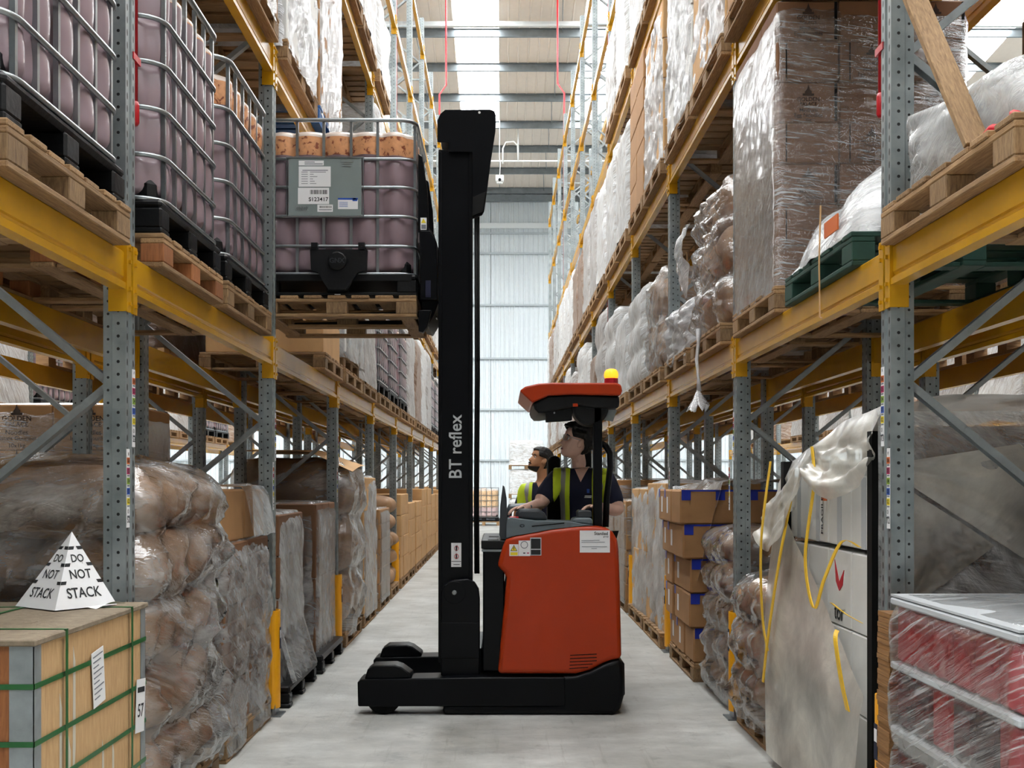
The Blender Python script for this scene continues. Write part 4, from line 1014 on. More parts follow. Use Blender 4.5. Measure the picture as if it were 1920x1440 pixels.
# printed carton block standing behind the left rack
y0, y1 = yr(2, 0); wood_pallet(-3.05, 8.1, 0, 1.0, 1.05, 'pallet under the printed cartons behind the left rack', False)
gp = carton_load(-3.56, -2.56, 7.6, 8.6, P_, 1.9, 2, 2, 6, 'block of printed noodle cartons behind the left rack, second aisle side', 'carton', 'film_tight', .008, seed=95, skirt=0, shellkw=dict(r=.02))
for k in (5, 4):
    for i in range(2):
        obj('logo', _cache['logo'], gp, (-.25+.5*i, -.502, k*.317+.24), (0, 0, 0), (1.3, 1, 1.3))
        for t, sz, dz in (('GOLDEN', .05, .215), ('PALACE', .045, .175), ('Noodles', .045, .12), ('Instant Gourmet', .04, .08), ('10x1kg', .04, .03)): obj('lettering', textmesh(t, sz, 'print_brown'), gp, (-.25+.5*i, -.503, k*.317+dz), (PI/2, 0, 0))
# rack across the next aisle
for s in (-1, 1):
    for n in range(1, 10):
        for lv in (0, 1):
            for k in range(2):
                q = (n*2+k+lv*2+(s > 0)) % 6
                if q == 2: continue
                y0, y1 = yr(n, k); x = s*(X3+.45); z = LV[0] if lv else 0
                w_ = '%s far rack, %s bay, %s, %s' % (SIDE[s], ORD[n], LVN[lv].replace('on the ', ''), SLOT2[k])
                wood_pallet(x, (y0+y1)/2, z, 1.0, y1-y0, 'pallet, '+w_, False)
                if lv and s < 0 and q in (0, 1): tote(x, (y0+y1)/2, z+P_, 1.04, y1-y0, 'liquid tote, '+w_, 'bottle_full', False)
                else: far_load(x, (y0+y1)/2, z+P_, 1.0, y1-y0, 1.1+.1*(q % 3), 'wrapped load, '+w_, ['wrap_white', 'wrap_grey', 'wrap_white', 'wrap_brown', 'wrap_white', 'wrap_grey'][q], n+k)
# ---------------------------------------------------------------- plywood crate and stacking cone, near left
CZ = 1.045
cr = thing('plywood_crate', 'plywood shipping crate with green straps and steel corners at the lower left', 'crate', (-1.89, 3.79, 0))
hx, hy = .51, .51
part('side_panel', MB().box(hx-.012, hx, -hy+.01, hy-.01, .1, CZ-.02), 'plywood', cr)
part('end_panel', MB().box(-hx+.01, hx-.012, -hy, -hy+.012, .1, CZ-.02), 'plywood_orange', cr)
part('end_panel', MB().box(-hx+.01, hx-.012, hy-.012, hy, .1, CZ-.02), 'plywood', cr)
part('side_panel', MB().box(-hx, -hx+.012, -hy+.01, hy-.01, .1, CZ-.02), 'plywood', cr)
part('lid', MB().cbox(-hx-.012, hx+.012, -hy-.012, hy+.012, CZ-.02, CZ, .004), 'plywood_top', cr)
for x in (-.4, 0, .4): part('skid', MB().box(x-.05, x+.05, -hy, hy, 0, .1), 'wood_y', cr)
for sx_ in (-1, 1):
    for sy_ in (-1, 1):
        mb = MB(); xa, xb = sorted((sx_*(hx+.003), sx_*(hx-.07))); mb.box(xa, xb, *sorted((sy_*(hy+.003), sy_*(hy+.0005))), .1, CZ-.021)
        ya, yb = sorted((sy_*(hy+.003), sy_*(hy-.05))); mb.box(*sorted((sx_*(hx+.003), sx_*(hx+.0005))), ya, yb, .1, CZ-.021)
        part('corner_angle', mb, 'brace_steel', cr)
def band(z): return MB().box(-hx-.006, hx+.006, -hy-.006, hy+.006, z-.008, z+.008)
for z in (.905, .735, .59, .44, .25):
    mb = MB()
    mb.box(hx+.0035, hx+.0055, -hy-.0055, hy+.0055, z-.008, z+.008); mb.box(-hx, hx+.0055, -hy-.0055, -hy-.0035, z-.008, z+.008)
    part('strap', mb, 'strap_green', cr)
for y in (-.29, .33):
    mb = MB(); mb.box(hx+.0125, hx+.0145, y-.008, y+.008, .0, CZ+.002); mb.box(-hx-.012, hx+.0145, y-.008, y+.008, CZ+.0005, CZ+.0025); part('strap', mb, 'strap_green', cr)
mb = MB().box(.12, .136, -hy-.012, hy+.012, CZ+.0026, CZ+.004); part('strap', mb, 'strap_green', cr)
part('strap_seal', MB().cbox(.105, .15, -.19, -.14, CZ+.004, CZ+.012, .002), 'steel', cr)
lb = part('shipping_label', MB().box(0, .002, -.055, .055, -.095, .095), 'paper', cr, (hx+.0065, 0.0, .845), (.12, 0, 0))
for k in range(9): part('print', MB().box(.0022, .003, -.045, .045-(k % 3)*.02, .08-k*.018-.004, .08-k*.018), 'ink_soft', lb)
lb = part('shipping_label', MB().box(0, .002, -.05, .05, -.1, .1), 'paper', cr, (hx+.0065, .44, .66), (-.1, 0, 0))
obj('lettering', textmesh('57', .07, 'ink'), lb, (.003, 0, -.02), (PI/2, 0, PI/2)); part('print', MB().box(.0022, .003, -.04, .04, .05, .07), 'ink', lb)
for (y, za, zb) in ((-.2, .55, .98), (-.24, .2, .7), (.06, .12, .62), (.16, .12, .6), (-.31, .1, .85)):
    part('glue_streak', MB().prism([(y-.01, za+.04), (y-.006, zb), (y+.012, zb-.05), (y+.014, za+.1), (y, za)], hx+.0005, hx+.0012, 'x'), 'ivory_sheet', cr)
nb_, lb_ = Vector((-1.593, 3.97, CZ)), Vector((-1.80, 4.12, CZ)); rb_ = Vector((-1.443, 4.177, CZ)); bb_ = lb_+rb_-nb_
ap = (lb_+rb_)/2+Vector((.02, 0, .275)); bx_ = (lb_+rb_)/2
pyr = thing('stacking_cone', 'white cardboard pyramid reading DO NOT STACK standing on the plywood crate', 'warning cone', tuple(bx_))
mb = MB(); mb.v = [tuple(p-bx_+Vector((0, 0, .005))) for p in (nb_, rb_, bb_, lb_, ap)]; mb.f = [(0, 1, 4), (1, 2, 4), (2, 3, 4), (3, 0, 4), (0, 3, 2, 1)]
part('cone_body', mb, 'paper', pyr)
part('torn_flap', MB().grid(lambda u, v: tuple((rb_-bx_)*(1+.22*v)+Vector((.0, -.02, .01))+(nb_-rb_)*.5*u+Vector((0, 0, .012*math.sin(4*u)*v))), 8, 4), 'paper', pyr)
for a_, b_ in ((nb_, rb_), (lb_, nb_)):
    a, b, c = a_-bx_, b_-bx_, ap-bx_; ex = (b-a).normalized(); nrm = (b-a).cross(c-a).normalized(); ey = nrm.cross(ex); mid = (a+b)/2; ht = (c-mid).dot(ey)
    mtx = Matrix((ex, ey, nrm)).transposed().to_4x4()
    for t, f_, sz in (('DO', .64, .042), ('NOT', .43, .05), ('STACK', .19, .055)):
        q = mid+(c-mid)*f_; mt = mtx.copy(); mt.translation = q+nrm*.0015+Vector((0, 0, .005))
        o = obj('lettering', textmesh(t, sz, 'ink', 0, 'CENTER', .82), pyr); o.matrix_local = mt
    for f_ in (.76, .54, .31):                      # black dashes astride the edges
        for e_, sg in ((a, 1), (b, -1)):
            q = e_+(c-e_)*f_; ww = .022; mbd = MB(); d1 = ex*sg*ww; d2 = (c-e_).normalized()*.014; o_ = nrm*.001+Vector((0, 0, .005))
            mbd.v = [tuple(q+o_), tuple(q+d1+o_), tuple(q+d1+d2+o_), tuple(q+d2+o_)]; mbd.f = [(0, 1, 2, 3)]
            part('black_dash', mbd, 'ink', pyr)

# ---------------------------------------------------------------- column guards, pipes, rack labels
def guard_mesh(s):
    k = ('guard', s)
    if k not in _cache:
        out = []; inn = []
        for i in range(13):
            t = -PI/2+PI*i/12; out.append((.012-.052*math.cos(t), .055+.07*math.sin(t))); inn.append((.012-.044*math.cos(t), .055+.062*math.sin(t)))
        poly = [(.06, out[0][1])]+out+[(.06, out[-1][1]), (.06, inn[-1][1])]+list(reversed(inn))+[(.06, inn[0][1])]
        _cache[k] = MB().prism([(s*x, y) for x, y in poly], 0, .63, 'z').mesh('column_guard', 'guard_yellow')
    return _cache[k]
GN = {0: 'beside the nearest upright', 1: 'at the second upright', 2: 'at the third upright', 3: 'at the fourth upright', 4: 'at the fifth upright', 5: 'at the sixth upright'}
for s, ns in ((-1, (0, 1, 2, 3, 4, 5)), (1, (0, 1, 2, 3, 4))):
    for n in ns:
        o = tag(obj('column_guard', guard_mesh(s), None, (s*A, YN(n), .05)), 'yellow plastic column guard %s of the %s rack' % (GN[n], SIDE[s]), 'column guard', 'yellow column guards')
        part('guard_label', MB().box(min(s*-.0412, s*-.0402), max(s*-.0412, s*-.0402), .035, .075, .38, .52), 'shirt_navy', o)
        part('guard_label', MB().box(min(s*-.0422, s*-.0414), max(s*-.0422, s*-.0414), .04, .07, .45, .5), 'paper', o)
for s in (-1, 1):
    for n, w_ in ((0, 'nearest'), (4, 'middle'), (8, 'farthest')):
        x = s*(A+.02); y = YN(n)+UW+.045
        pp = thing('sprinkler_pipe', 'red sprinkler drop pipe clipped to the %s rack, %s of three' % (SIDE[s], w_), 'pipe', (x, y, 0), 0, 'red sprinkler pipes')
        zb = 2.98
        part('pipe', MB().tube([(0, 0, zb), (0, 0, 10.9), (s*-.15, .2, 11.2), (s*-.15, .2, RZ(y)-.3)], .017 if n == 0 else .024, 8), 'pipe_red', pp, smooth=True)
        part('end_cap', MB().lathe([(.017, -.02), (.024, -.008), (.024, .06), (.02, .075)], (0, 0, zb), 10), 'pipe_red', pp, smooth=True)
        for zc in (3.22, 5.2, 7.1, 9.2):
            part('pipe_clip', MB().box(min(0, s*.02)-.024, max(0, s*.02)+.024, -.07, .02, zc-.014, zc+.014), 'pipe_red', pp)
COLS = [('06', 'sticker_orange'), ('05', 'sticker_magenta'), ('04', 'sticker_green'), ('03', 'sticker_blue'), ('02', 'sticker_yellow'), ('01', 'paper')]
for s in (-1, 1):
    for n in (0, 1, 2):
        for q in (0, 1):
            top = 1.96-.32*q; y = YN(n)+(.088 if q == 0 else .022)
            sg = thing('location_sign', 'rack location strip with coloured numbers, %s half, %s upright on the %s' % (['upper', 'lower'][q], ['nearest', 'second', 'third'][n], SIDE[s]), 'sign', (s*(A-.001), y, top-.31), 0, 'rack location strips')
            part('backing', MB().box(*sorted((0, -s*.002)), -.017, .017, 0, .31), 'paper', sg)
            rot = (PI/2, 0, PI/2) if s < 0 else (PI/2, 0, -PI/2)
            for i, (t, c) in enumerate(COLS):
                z = .262-i*.04
                part('number_field', MB().box(*sorted((-s*.002, -s*.003)), -.0165, .0165, z-.012, z+.014), c, sg)
                obj('lettering', textmesh(t, .024, 'ink'), sg, (-s*.0036, 0, z+.001), rot)
                part('barcode', MB().box(*sorted((-s*.0022, -s*.003)), -.012, .012, z-.02, z-.015), 'ink_soft', sg)
            obj('lettering', textmesh(('S%d' if s < 0 else 'T%d') % (3-q), .034, 'ink'), sg, (-s*.0036, 0, .03), rot)
            obj('lettering', textmesh('^' if q == 0 else 'v', .03, 'ink'), sg, (-s*.0036, 0, .292), rot)

# ---------------------------------------------------------------- the lifted tote and its pallet
HT = 2.757
wood_pallet(-1.10, 7.97, HT-P_, 1.07, 1.1, 'wooden pallet held up on the forks under the lifted tote', True, 'y')
ht = tote(-1.10, 7.97, HT, 1.07, 1.04, 'caged tote lifted by the truck, grey plate reading S123417', 'bottle_stained')
fy = -.52
pl = part('label_plate', MB().cbox(-.325, .165, fy-.008, fy-.004, .535, .92, .001), 'plate_grey', ht)
part('plate_frame', MB().tube([(-.335, fy-.004, .53), (.175, fy-.004, .53), (.175, fy-.004, .925), (-.335, fy-.004, .925)], .009, 6, True), 'cage_steel', ht)
def hp(px, py): p = W(px, py, 7.44); return p.x+1.10, p.z-HT
def stick(x0, y0, x1, y1, mat, name='sticker', dy=.0005, parent=pl):
    a = hp(x0, y1); b = hp(x1, y0); return part(name, MB().box(a[0], b[0], fy-.0085-dy, fy-.008, a[1], b[1]), mat, parent)
stick(560, 301, 607, 310, 'paper'); stick(560, 312, 620, 350, 'paper'); stick(558.6, 352, 617, 382.5, 'paper'); stick(595, 383.5, 624, 397, 'paper'); stick(633.6, 371, 671, 392, 'paper'); stick(633.6, 371, 671, 374.5, 'sticker_blue', dy=.001); stick(661, 372, 670, 377, 'sticker_blue', dy=.001)
for i in range(6): stick(565, 322+i*4.3, 577, 323+i*4.3, 'ink_soft', 'print', .001); stick(581, 322+i*4.3, 581+[30, 7, 14, 6, 9, 12][i], 323+i*4.3, 'ink_soft', 'print', .001)
stick(567, 318.6, 615, 320, 'ink_soft', 'print', .001); stick(571, 303, 590, 304.5, 'ink_soft', 'print', .001); stick(571, 306.5, 605, 308, 'ink_soft', 'print', .001)
rb = random.Random(3); x = 581.5
while x < 612:
    w_ = rb.choice((.6, .9, 1.3)); stick(x, 356, x+w_, 364, 'ink', 'barcode', .001); x += w_+rb.choice((.6, .9, 1.1))
x = 599
while x < 622:
    w_ = rb.choice((.5, .8)); stick(x, 386, x+w_, 390, 'ink', 'barcode', .001); x += w_+rb.choice((.5, .8))
stick(598, 392.5, 622, 394, 'ink_soft', 'print', .001)
for i in range(4): stick(636, 379+i*2.6, 652, 379.8+i*2.6, 'sticker_blue', 'print', .001)
a = hp(597, 374); obj('lettering', textmesh('S123417', .038, 'ink'), pl, (a[0], fy-.0098, a[1]), (PI/2, 0, 0))
a = hp(566, 391); obj('lettering', textmesh('GNX', .04, 'cage_steel'), pl, (a[0], fy-.0098, a[1]), (PI/2, 0, 0))
a0, a1 = hp(637, 303), hp(663, 334)
for i in range(3): stick(637+i*2, 303+i*4, 663-i*3, 304.2+i*4, 'cage_steel', 'print', .001)
vc = part('valve_cover', MB().prism([hp(583, 470), hp(690, 470), hp(688, 508), hp(672, 513), hp(660, 530), hp(650, 545), hp(618, 545), hp(606, 528), hp(598, 513), hp(585, 508)], fy-.05, fy-.005, 'y'), 'black_plastic', ht)
for x in (591, 679): part('hook', MB().box(hp(x-6, 0)[0], hp(x+6, 0)[0], fy-.05, fy+.01, hp(0, 472)[1], hp(0, 457)[1]), 'black_plastic', vc)
c = hp(634, 492); part('boss', MB().lathe([(.062, 0), (.062, -.016), (.054, -.02)], (c[0], fy-.05, c[1]), 24, 'y'), 'black_plastic', vc)
obj('lettering', textmesh('GNX', .045, 'dark_dash', .001), vc, (c[0], fy-.0715, c[1]), (PI/2, 0, 0))
part('cap_slot', MB().box(hp(629, 0)[0], hp(640, 0)[0], fy-.052, fy-.05, hp(0, 546)[1]-.03, hp(0, 546)[1]-.026), 'paper_grey', vc)
part('front_sill', MB().cbox(-.5, .5, fy-.006, fy+.01, .1, .145, .003), 'black_plastic', ht)

# ---------------------------------------------------------------- the reach truck
TY = 7.2
tr = thing('reach_truck', 'orange and black reach truck standing across the aisle with its mast raised', 'forklift', (0, TY, 0))
def tp(px, py, Y=TY): p = W(px, py, Y); return (p.x, p.z)
def side(name, pts, y0, y1, mat, parent=tr, bev=0.0, Y=TY, seg=3):
    o = part(name, MB().prism([tp(x, y, Y) for x, y in pts], y0-TY, y1-TY, 'y'), mat, parent)
    if bev:
        m_ = o.modifiers.new('bevel', 'BEVEL'); m_.width = bev; m_.segments = seg; m_.limit_method = 'ANGLE'; m_.angle_limit = math.radians(50)
        sharp(o.data, 30)
    return o
arm = [(671, 1325), (670, 1280), (676, 1274), (905, 1270), (1060, 1270), (1060, 1325)]
side('support_arm', arm, TY, TY+.22, 'black_paint', bev=.01)
side('support_arm', arm, TY+.9, TY+1.12, 'black_paint', bev=.01)
for dy in (0, .9):
    side('arm_fender', [(682, 1276), (688, 1257), (699, 1249), (740, 1248), (752, 1252), (771, 1266), (771, 1274)], TY+dy+.02, TY+dy+.2, 'black_paint', bev=.012)
    c = tp(718, 1309); o = part('load_wheel', MB().lathe([(.06, .03), (.115, .03), (.118, .045), (.118, .175), (.115, .19), (.06, .19)], (c[0], dy, .118), 28, 'y'), 'matte_black', tr, smooth=True)
    part('hub', MB().lathe([(.045, .022), (.05, .03)], (c[0], dy, .118), 16, 'y'), 'steel', o)
side('skirt', [(830, 1341), (830, 1322), (1050, 1322), (1050, 1268), (1080, 1266), (1108, 1257), (1135, 1243), (1160, 1236), (1169, 1242), (1171, 1270), (1171, 1305), (1164, 1330), (1150, 1341)], TY+.005, TY+1.115, 'black_paint', bev=.03)
side('rear_bumper', [(1164, 1240), (1172, 1245), (1173, 1305), (1166, 1310)], TY+.03, TY+1.09, 'black_plastic', bev=.01)
body = [(949.5, 1010), (967.5, 1004.7), (999, 999), (1036, 992), (1070, 988), (1099, 985.6), (1124, 986.7), (1136, 989), (1149, 997), (1158, 1012.5), (1160.5, 1030), (1163, 1100), (1166, 1236), (1148, 1238), (1130, 1245), (1108, 1257), (1080, 1264), (933, 1264), (948.7, 1100), (949.5, 1084), (945.6, 1075), (934, 1062.5), (934, 1056), (938, 1040.6), (942.5, 1025)]
side('side_panel', body, TY, TY+.09, 'orange_paint', bev=.03, seg=4)
side('side_panel', body, TY+1.03, TY+1.12, 'orange_paint', bev=.03, seg=4)
side('rear_panel', [(1125, 988), (1146, 996), (1156, 1012), (1158, 1030), (1161, 1100), (1163, 1236), (1128, 1240)], TY+.08, TY+1.04, 'orange_paint', bev=.02)
side('battery_box', [(905, 1262), (905, 1030), (946, 1030), (946, 1262)], TY+.06, TY+1.06, 'black_paint', bev=.01)
side('battery_lid', [(902, 1030), (902, 1014), (948, 1014), (948, 1030)], TY+.04, TY+1.08, 'black_plastic', bev=.006)
side('lid_rail', [(903, 1035), (903, 1031), (948, 1031), (948, 1035)], TY+.03, TY+.05, 'steel')
side('lid_strap', [(915, 1013.9), (915, 1013), (935, 1013), (935, 1013.9)], TY+.06, TY+.09, 'matte_black'); side('lid_strap', [(915, 1013.9), (915, 1013), (935, 1013), (935, 1013.9)], TY+.5, TY+.53, 'matte_black')
side('cab_floor', [(948, 1262), (948, 1200), (1128, 1200), (1128, 1262)], TY+.085, TY+1.035, 'matte_black')
side('bulkhead', [(948, 1200), (948, 1012), (962, 1008), (962, 1200)], TY+.085, TY+1.035, 'dark_dash')
dash = [(949.5, 1009), (949.5, 987), (951, 973), (958, 970), (974, 972.6), (1005, 976), (1072, 978), (1085, 981), (1114, 985.5), (1099, 986), (1036, 992.5), (999, 999.5), (967.5, 1005)]
side('dashboard', dash, TY+.012, TY+.3, 'grey_dash', bev=.012)
side('dashboard_lip', [(949.5, 973), (951, 962), (956, 950), (1000, 948), (1001, 955), (962, 957), (960, 973)], TY+.3, TY+1.0, 'grey_dash', bev=.01)
side('dash_groove', [(997, 986), (1058, 980), (1058.5, 982), (997.5, 988)], TY+.009, TY+.02, 'matte_black')
c = tp(979, 986); part('dash_ring', MB().tube([(c[0]+.013*math.cos(t*PI/8), .0115, c[1]+.008*math.sin(t*PI/8)) for t in range(16)], .0018, 5, True), 'matte_black', tr)
side('armrest', [(966, 973), (968, 962), (975, 955), (1012, 955), (1022, 962), (1029, 976), (1004, 976)], TY+.06, TY+.26, 'dark_dash', bev=.02)
side('stop_button', [(955, 972), (955, 969), (973, 969), (973, 973)], TY+.03, TY+.1, 'pipe_red', bev=.005)
side('control_pod', [(1073, 981), (1076, 973), (1084, 971), (1108, 971), (1112, 976), (1112, 985)], TY+.03, TY+.28, 'grey_dash', bev=.012)
side('control_lever_block', [(1085, 972), (1084, 960), (1088, 957), (1110, 958), (1112, 971)], TY+.06, TY+.24, 'dark_dash', bev=.008)
side('front_screen', [(943, 910), (946, 913), (950, 934), (951.5, 975), (950, 1012), (940, 1012), (936, 1003), (937.5, 955)], TY+.05, TY+1.05, 'dark_dash', bev=.004)
for i in range(5):                                    # cooling slots
    y = 1228+i*6.2; x1 = 1119-(0 if i < 3 else (i-2)*8)
    side('vent_slot', [(1069-i*.4, y+1.6), (1069-i*.4, y), (x1, y-2.4), (x1, y-.8)], TY-.001, TY+.01, 'matte_black')
# stickers on the side panel
def tst(x0, y0, x1, y1, mat, name='sticker', d=.001, parent=tr): return side(name, [(x0, y1), (x0, y0), (x1, y0), (x1, y1)], TY-d-.0005, TY, mat, parent)
st = tst(1087, 994.5, 1143.5, 1036, 'paper')
p_ = tp(1127, 1000.5); obj('lettering', textmesh('Staniled', .030, 'ink', 0, 'CENTER', .95), st, (p_[0], -.003, p_[1]), (PI/2, 0, 0))
p_ = tp(1136, 1006); obj('lettering', textmesh('group', .014, 'ink'), st, (p_[0], -.003, p_[1]), (PI/2, 0, 0))
for x0, y0, x1 in ((1090, 1013, 1113), (1113, 1012.6, 1124), (1090, 1016, 1134), (1091, 1024.5, 1138), (1109, 1027.8, 1119)): tst(x0, y0, x1, y0+.9, 'ink_soft', 'print', .0022, st)
st = tst(955, 1020.5, 972, 1042.5, 'paper')
side('warning_triangle', [(957, 1033), (963.5, 1021.5), (970, 1033)], TY-.0025, TY, 'ink', st); side('warning_triangle', [(958.6, 1032.2), (963.5, 1023.4), (968.6, 1032.2)], TY-.003, TY, 'sticker_yellow', st); tst(957, 1035.5, 970.5, 1041, 'sticker_yellow', 'print', .002, st)
side('bolt_mark', [(963, 1031), (962.7, 1025.5), (964.3, 1025.5), (964, 1031)], TY-.0035, TY, 'ink', st)
st = tst(972.5, 1013.5, 994, 1042.5, 'paper'); c = tp(983, 1021.5)
part('ring_mark', MB().tube([(c[0]+.022*math.cos(t*PI/10), -.002, c[1]+.022*math.sin(t*PI/10)) for t in range(20)], .003, 4, True), 'ink_soft', st); tst(981, 1036, 985, 1038, 'ink', 'print', .002, st); tst(988, 1036, 992, 1038, 'sticker_magenta', 'print', .002, st)
st = tst(994, 1008, 1015, 1041.5, 'paper_grey'); tst(995.5, 1010, 1013.5, 1029, 'ink', 'print', .002, st); tst(995.5, 1031, 1013.5, 1040, 'ink', 'print', .002, st)
# overhead guard
roof = [(974, 732), (985, 724), (1010, 718), (1035, 716.5), (1158, 717), (1166, 721), (1168, 732), (1165, 741), (1072, 739), (1029, 741), (999, 755)]
side('guard_roof', roof, TY+.03, TY+1.08, 'orange_paint', bev=.012, seg=3)
side('guard_underside', [(999, 755), (1029, 740), (1072, 738), (1163, 741), (1164, 752), (1162, 764), (1120, 764), (1090, 760), (1022, 773), (1010, 773), (1003, 766)], TY+.06, TY+1.05, 'black_plastic', bev=.015)
mu = side('monitor', [(1022, 742), (1075, 742), (1075, 786), (1025, 789.5)], TY+.12, TY+.2, 'black_plastic', bev=.006)
c = tp(1041, 772); part('monitor_button', MB().lathe([(.006, .11), (.006, .12)], (c[0], 0, c[1]), 8, 'y'), 'paper_grey', mu)
side('orange_tag', [(1075, 755.5), (1084, 755.5), (1085, 761.5), (1075, 761.5)], TY+.05, TY+.055, 'orange_paint')
c = tp(1110, 763); part('round_fan', MB().lathe([(.1, .1), (.116, .11), (.116, .3), (.1, .31)], (c[0], 0, c[1]), 28, 'y'), 'black_plastic', tr, smooth=False)
mr = side('mirror', [(1147, 765), (1163, 764), (1155, 787), (1137, 784)], TY+.2, TY+.215, 'brace_steel')
side('pillar', [(1115, 992), (1115, 745), (1132, 745), (1132, 992)], TY+.1, TY+.16, 'black_paint', bev=.008)
side('pillar', [(1115, 992), (1115, 745), (1132, 745), (1132, 992)], TY+.98, TY+1.04, 'black_paint', bev=.008)
part('grab_rail', MB().tube([(*tp(1130, 828)[:1], .2, tp(1130, 828)[1]), (tp(1141, 834)[0], .2, tp(1141, 834)[1]), (tp(1149, 848)[0], .2, tp(1149, 848)[1]), (tp(1150, 875)[0], .2, tp(1150, 875)[1]), (tp(1143, 935)[0], .2, tp(1143, 935)[1]), (tp(1141, 990)[0], .2, tp(1141, 990)[1])], .022, 8), 'black_paint', tr, smooth=True)
side('roof_knob', [(1072, 718), (1077, 713), (1085, 713), (1091, 718)], TY+.5, TY+.56, 'matte_black')
bc_ = W(1146, 717, 7.75)
be = part('beacon', MB().lathe([(.048, 0), (.048, .036), (.044, .04)], (bc_.x, .55, bc_.z-.012), 20), 'tape_red', tr)
part('beacon_lens', MB().lathe([(.044, .04), (.049, .05), (.05, .065), (.046, .085), (.034, .1), (.015, .106), (.001, .107)], (bc_.x, .55, bc_.z-.012), 20), 'beacon_glow', be, smooth=True)
# seat
side('seat_back', [(1046, 1060), (1046, 912), (1056, 900), (1140, 900), (1150, 912), (1150, 1060)], TY+.8, TY+.92, 'matte_black', bev=.03)
side('headrest', [(1036, 1000), (1037, 858), (1043, 849), (1056, 848), (1063, 856), (1064, 1000)], TY+.78, TY+.98, 'matte_black', bev=.03)
side('seat', [(1030, 1078), (1030, 1063), (1125, 1060), (1125, 1078)], TY+.32, TY+.84, 'matte_black', bev=.02)
side('seat_base', [(1070, 1200), (1070, 1078), (1115, 1078), (1115, 1200)], TY+.4, TY+.76, 'matte_black')
# mast
MY = 7.4
def mp_(pts, y0, y1, mat, name, bev=0, parent=tr): return side(name, pts, y0, y1, mat, parent, bev, MY)
mast = mp_([(822, 1242), (822, 280), (886, 280), (886, 1242)], MY, MY+.09, 'black_paint', 'mast_channel', .006)
mp_([(822, 1242), (822, 280), (870, 280), (870, 1242)], MY+.72, MY+.81, 'black_paint', 'mast_channel', .006)
mp_([(822, 1242), (822, 285), (828, 285), (828, 1242)], MY-.012, MY+.0, 'black_paint', 'mast_lip', .003)
mp_([(880, 1242), (880, 285), (886, 285), (886, 1242)], MY-.012, MY+.0, 'black_paint', 'mast_lip', .003)
head = [(820.5, 268), (820.5, 228), (826, 216), (835, 208.5), (920, 208), (927, 211), (930, 219), (929, 248), (921, 300), (913, 362), (908, 398), (904, 405), (886, 412), (886, 287), (841, 287), (841, 270)]
hd = mp_(head, MY-.03, MY-.012, 'black_paint', 'mast_head_plate', .003)
mp_([(905, 400), (886, 408), (886, 372), (912, 362)], MY-.04, MY-.0305, 'matte_black', 'head_corner', .002)
mp_([(826, 262), (826, 216), (880, 214), (880, 262)], MY-.012, MY+.81, 'black_paint', 'mast_crosshead')
c = W(899, 214, MY); part('head_bolt', MB().lathe([(.009, -.034-.0+.2), (.009, -.024+.2)], (c.x, -.0, c.z), 6, 'y'), 'paper', hd)
mp_([(822, 700), (822, 640), (868, 640), (868, 700)], MY+.09, MY+.72, 'black_paint', 'mast_cross_tie'); mp_([(822, 1150), (822, 1000), (868, 1000), (868, 1150)], MY+.09, MY+.72, 'black_paint', 'mast_cross_tie')
for px_, r_ in ((892, .011), (897, .008)):
    x = W(px_, 0, MY).x; part('hydraulic_hose', MB().tube([(x, MY-TY+.02, 3.4), (x+.003, MY-TY+.02, 2.2), (x-.003, MY-TY+.02, 1.4), (x, MY-TY+.03, .9)], r_, 8), 'matte_black', tr, smooth=True)
t_ = obj('lettering', textmesh('BT reflex', .119, 'paper_grey', 0, 'CENTER', .95), mast, (W(855, 838, MY).x, MY-TY-.0012, W(855, 838, MY).z), (PI/2, -PI/2, 0))
ms = mp_([(846, 1063), (846, 1018), (865, 1018), (865, 1063)], MY-.002, MY, 'paper', 'sticker', 0, mast)
for y in (1028, 1043):
    c = W(856, y, MY); part('warning_ring', MB().tube([(c.x+.014*math.cos(t*PI/8), MY-TY-.003, c.z+.014*math.sin(t*PI/8)) for t in range(16)], .0022, 4, True), 'tape_red', ms)
    mp_([(854.5, y+5), (854.5, y-5), (857, y-5), (857, y+5)], MY-.0035, MY-.002, 'ink', 'print', 0, ms)
mp_([(846.5, 1053), (846.5, 1052), (864.5, 1052), (864.5, 1053)], MY-.003, MY-.002, 'ink', 'print', 0, ms); mp_([(850, 1059), (850, 1058), (862, 1058), (862, 1059)], MY-.003, MY-.002, 'ink', 'print', 0, ms)
mp_([(828, 1264), (828, 1108), (833, 1096), (842, 1088), (852, 1085), (878, 1083), (890, 1089), (898, 1102), (900, 1120), (900, 1264)], MY-.1, MY-.03, 'black_paint', 'mast_foot', .008)
mp_([(828, 1230), (828, 1164), (899, 1164), (899, 1230)], MY-.108, MY-.1, 'black_paint', 'foot_cover', .003)
c = W(852, 1111, MY-.1); dk = part('pivot_disc', MB().lathe([(.072, .098), (.078, .104), (.078, .112)], (c.x, -.0, c.z), 28, 'y'), 'black_paint', tr)
part('pivot_bolt', MB().lathe([(.012, .084), (.016, .088), (.016, .1)], (c.x, 0, c.z), 8, 'y'), 'steel', dk)
mp_([(828, 1264), (828, 1215), (905, 1215), (905, 1264)], MY-.02, MY+.83, 'black_paint', 'reach_carriage', .01)
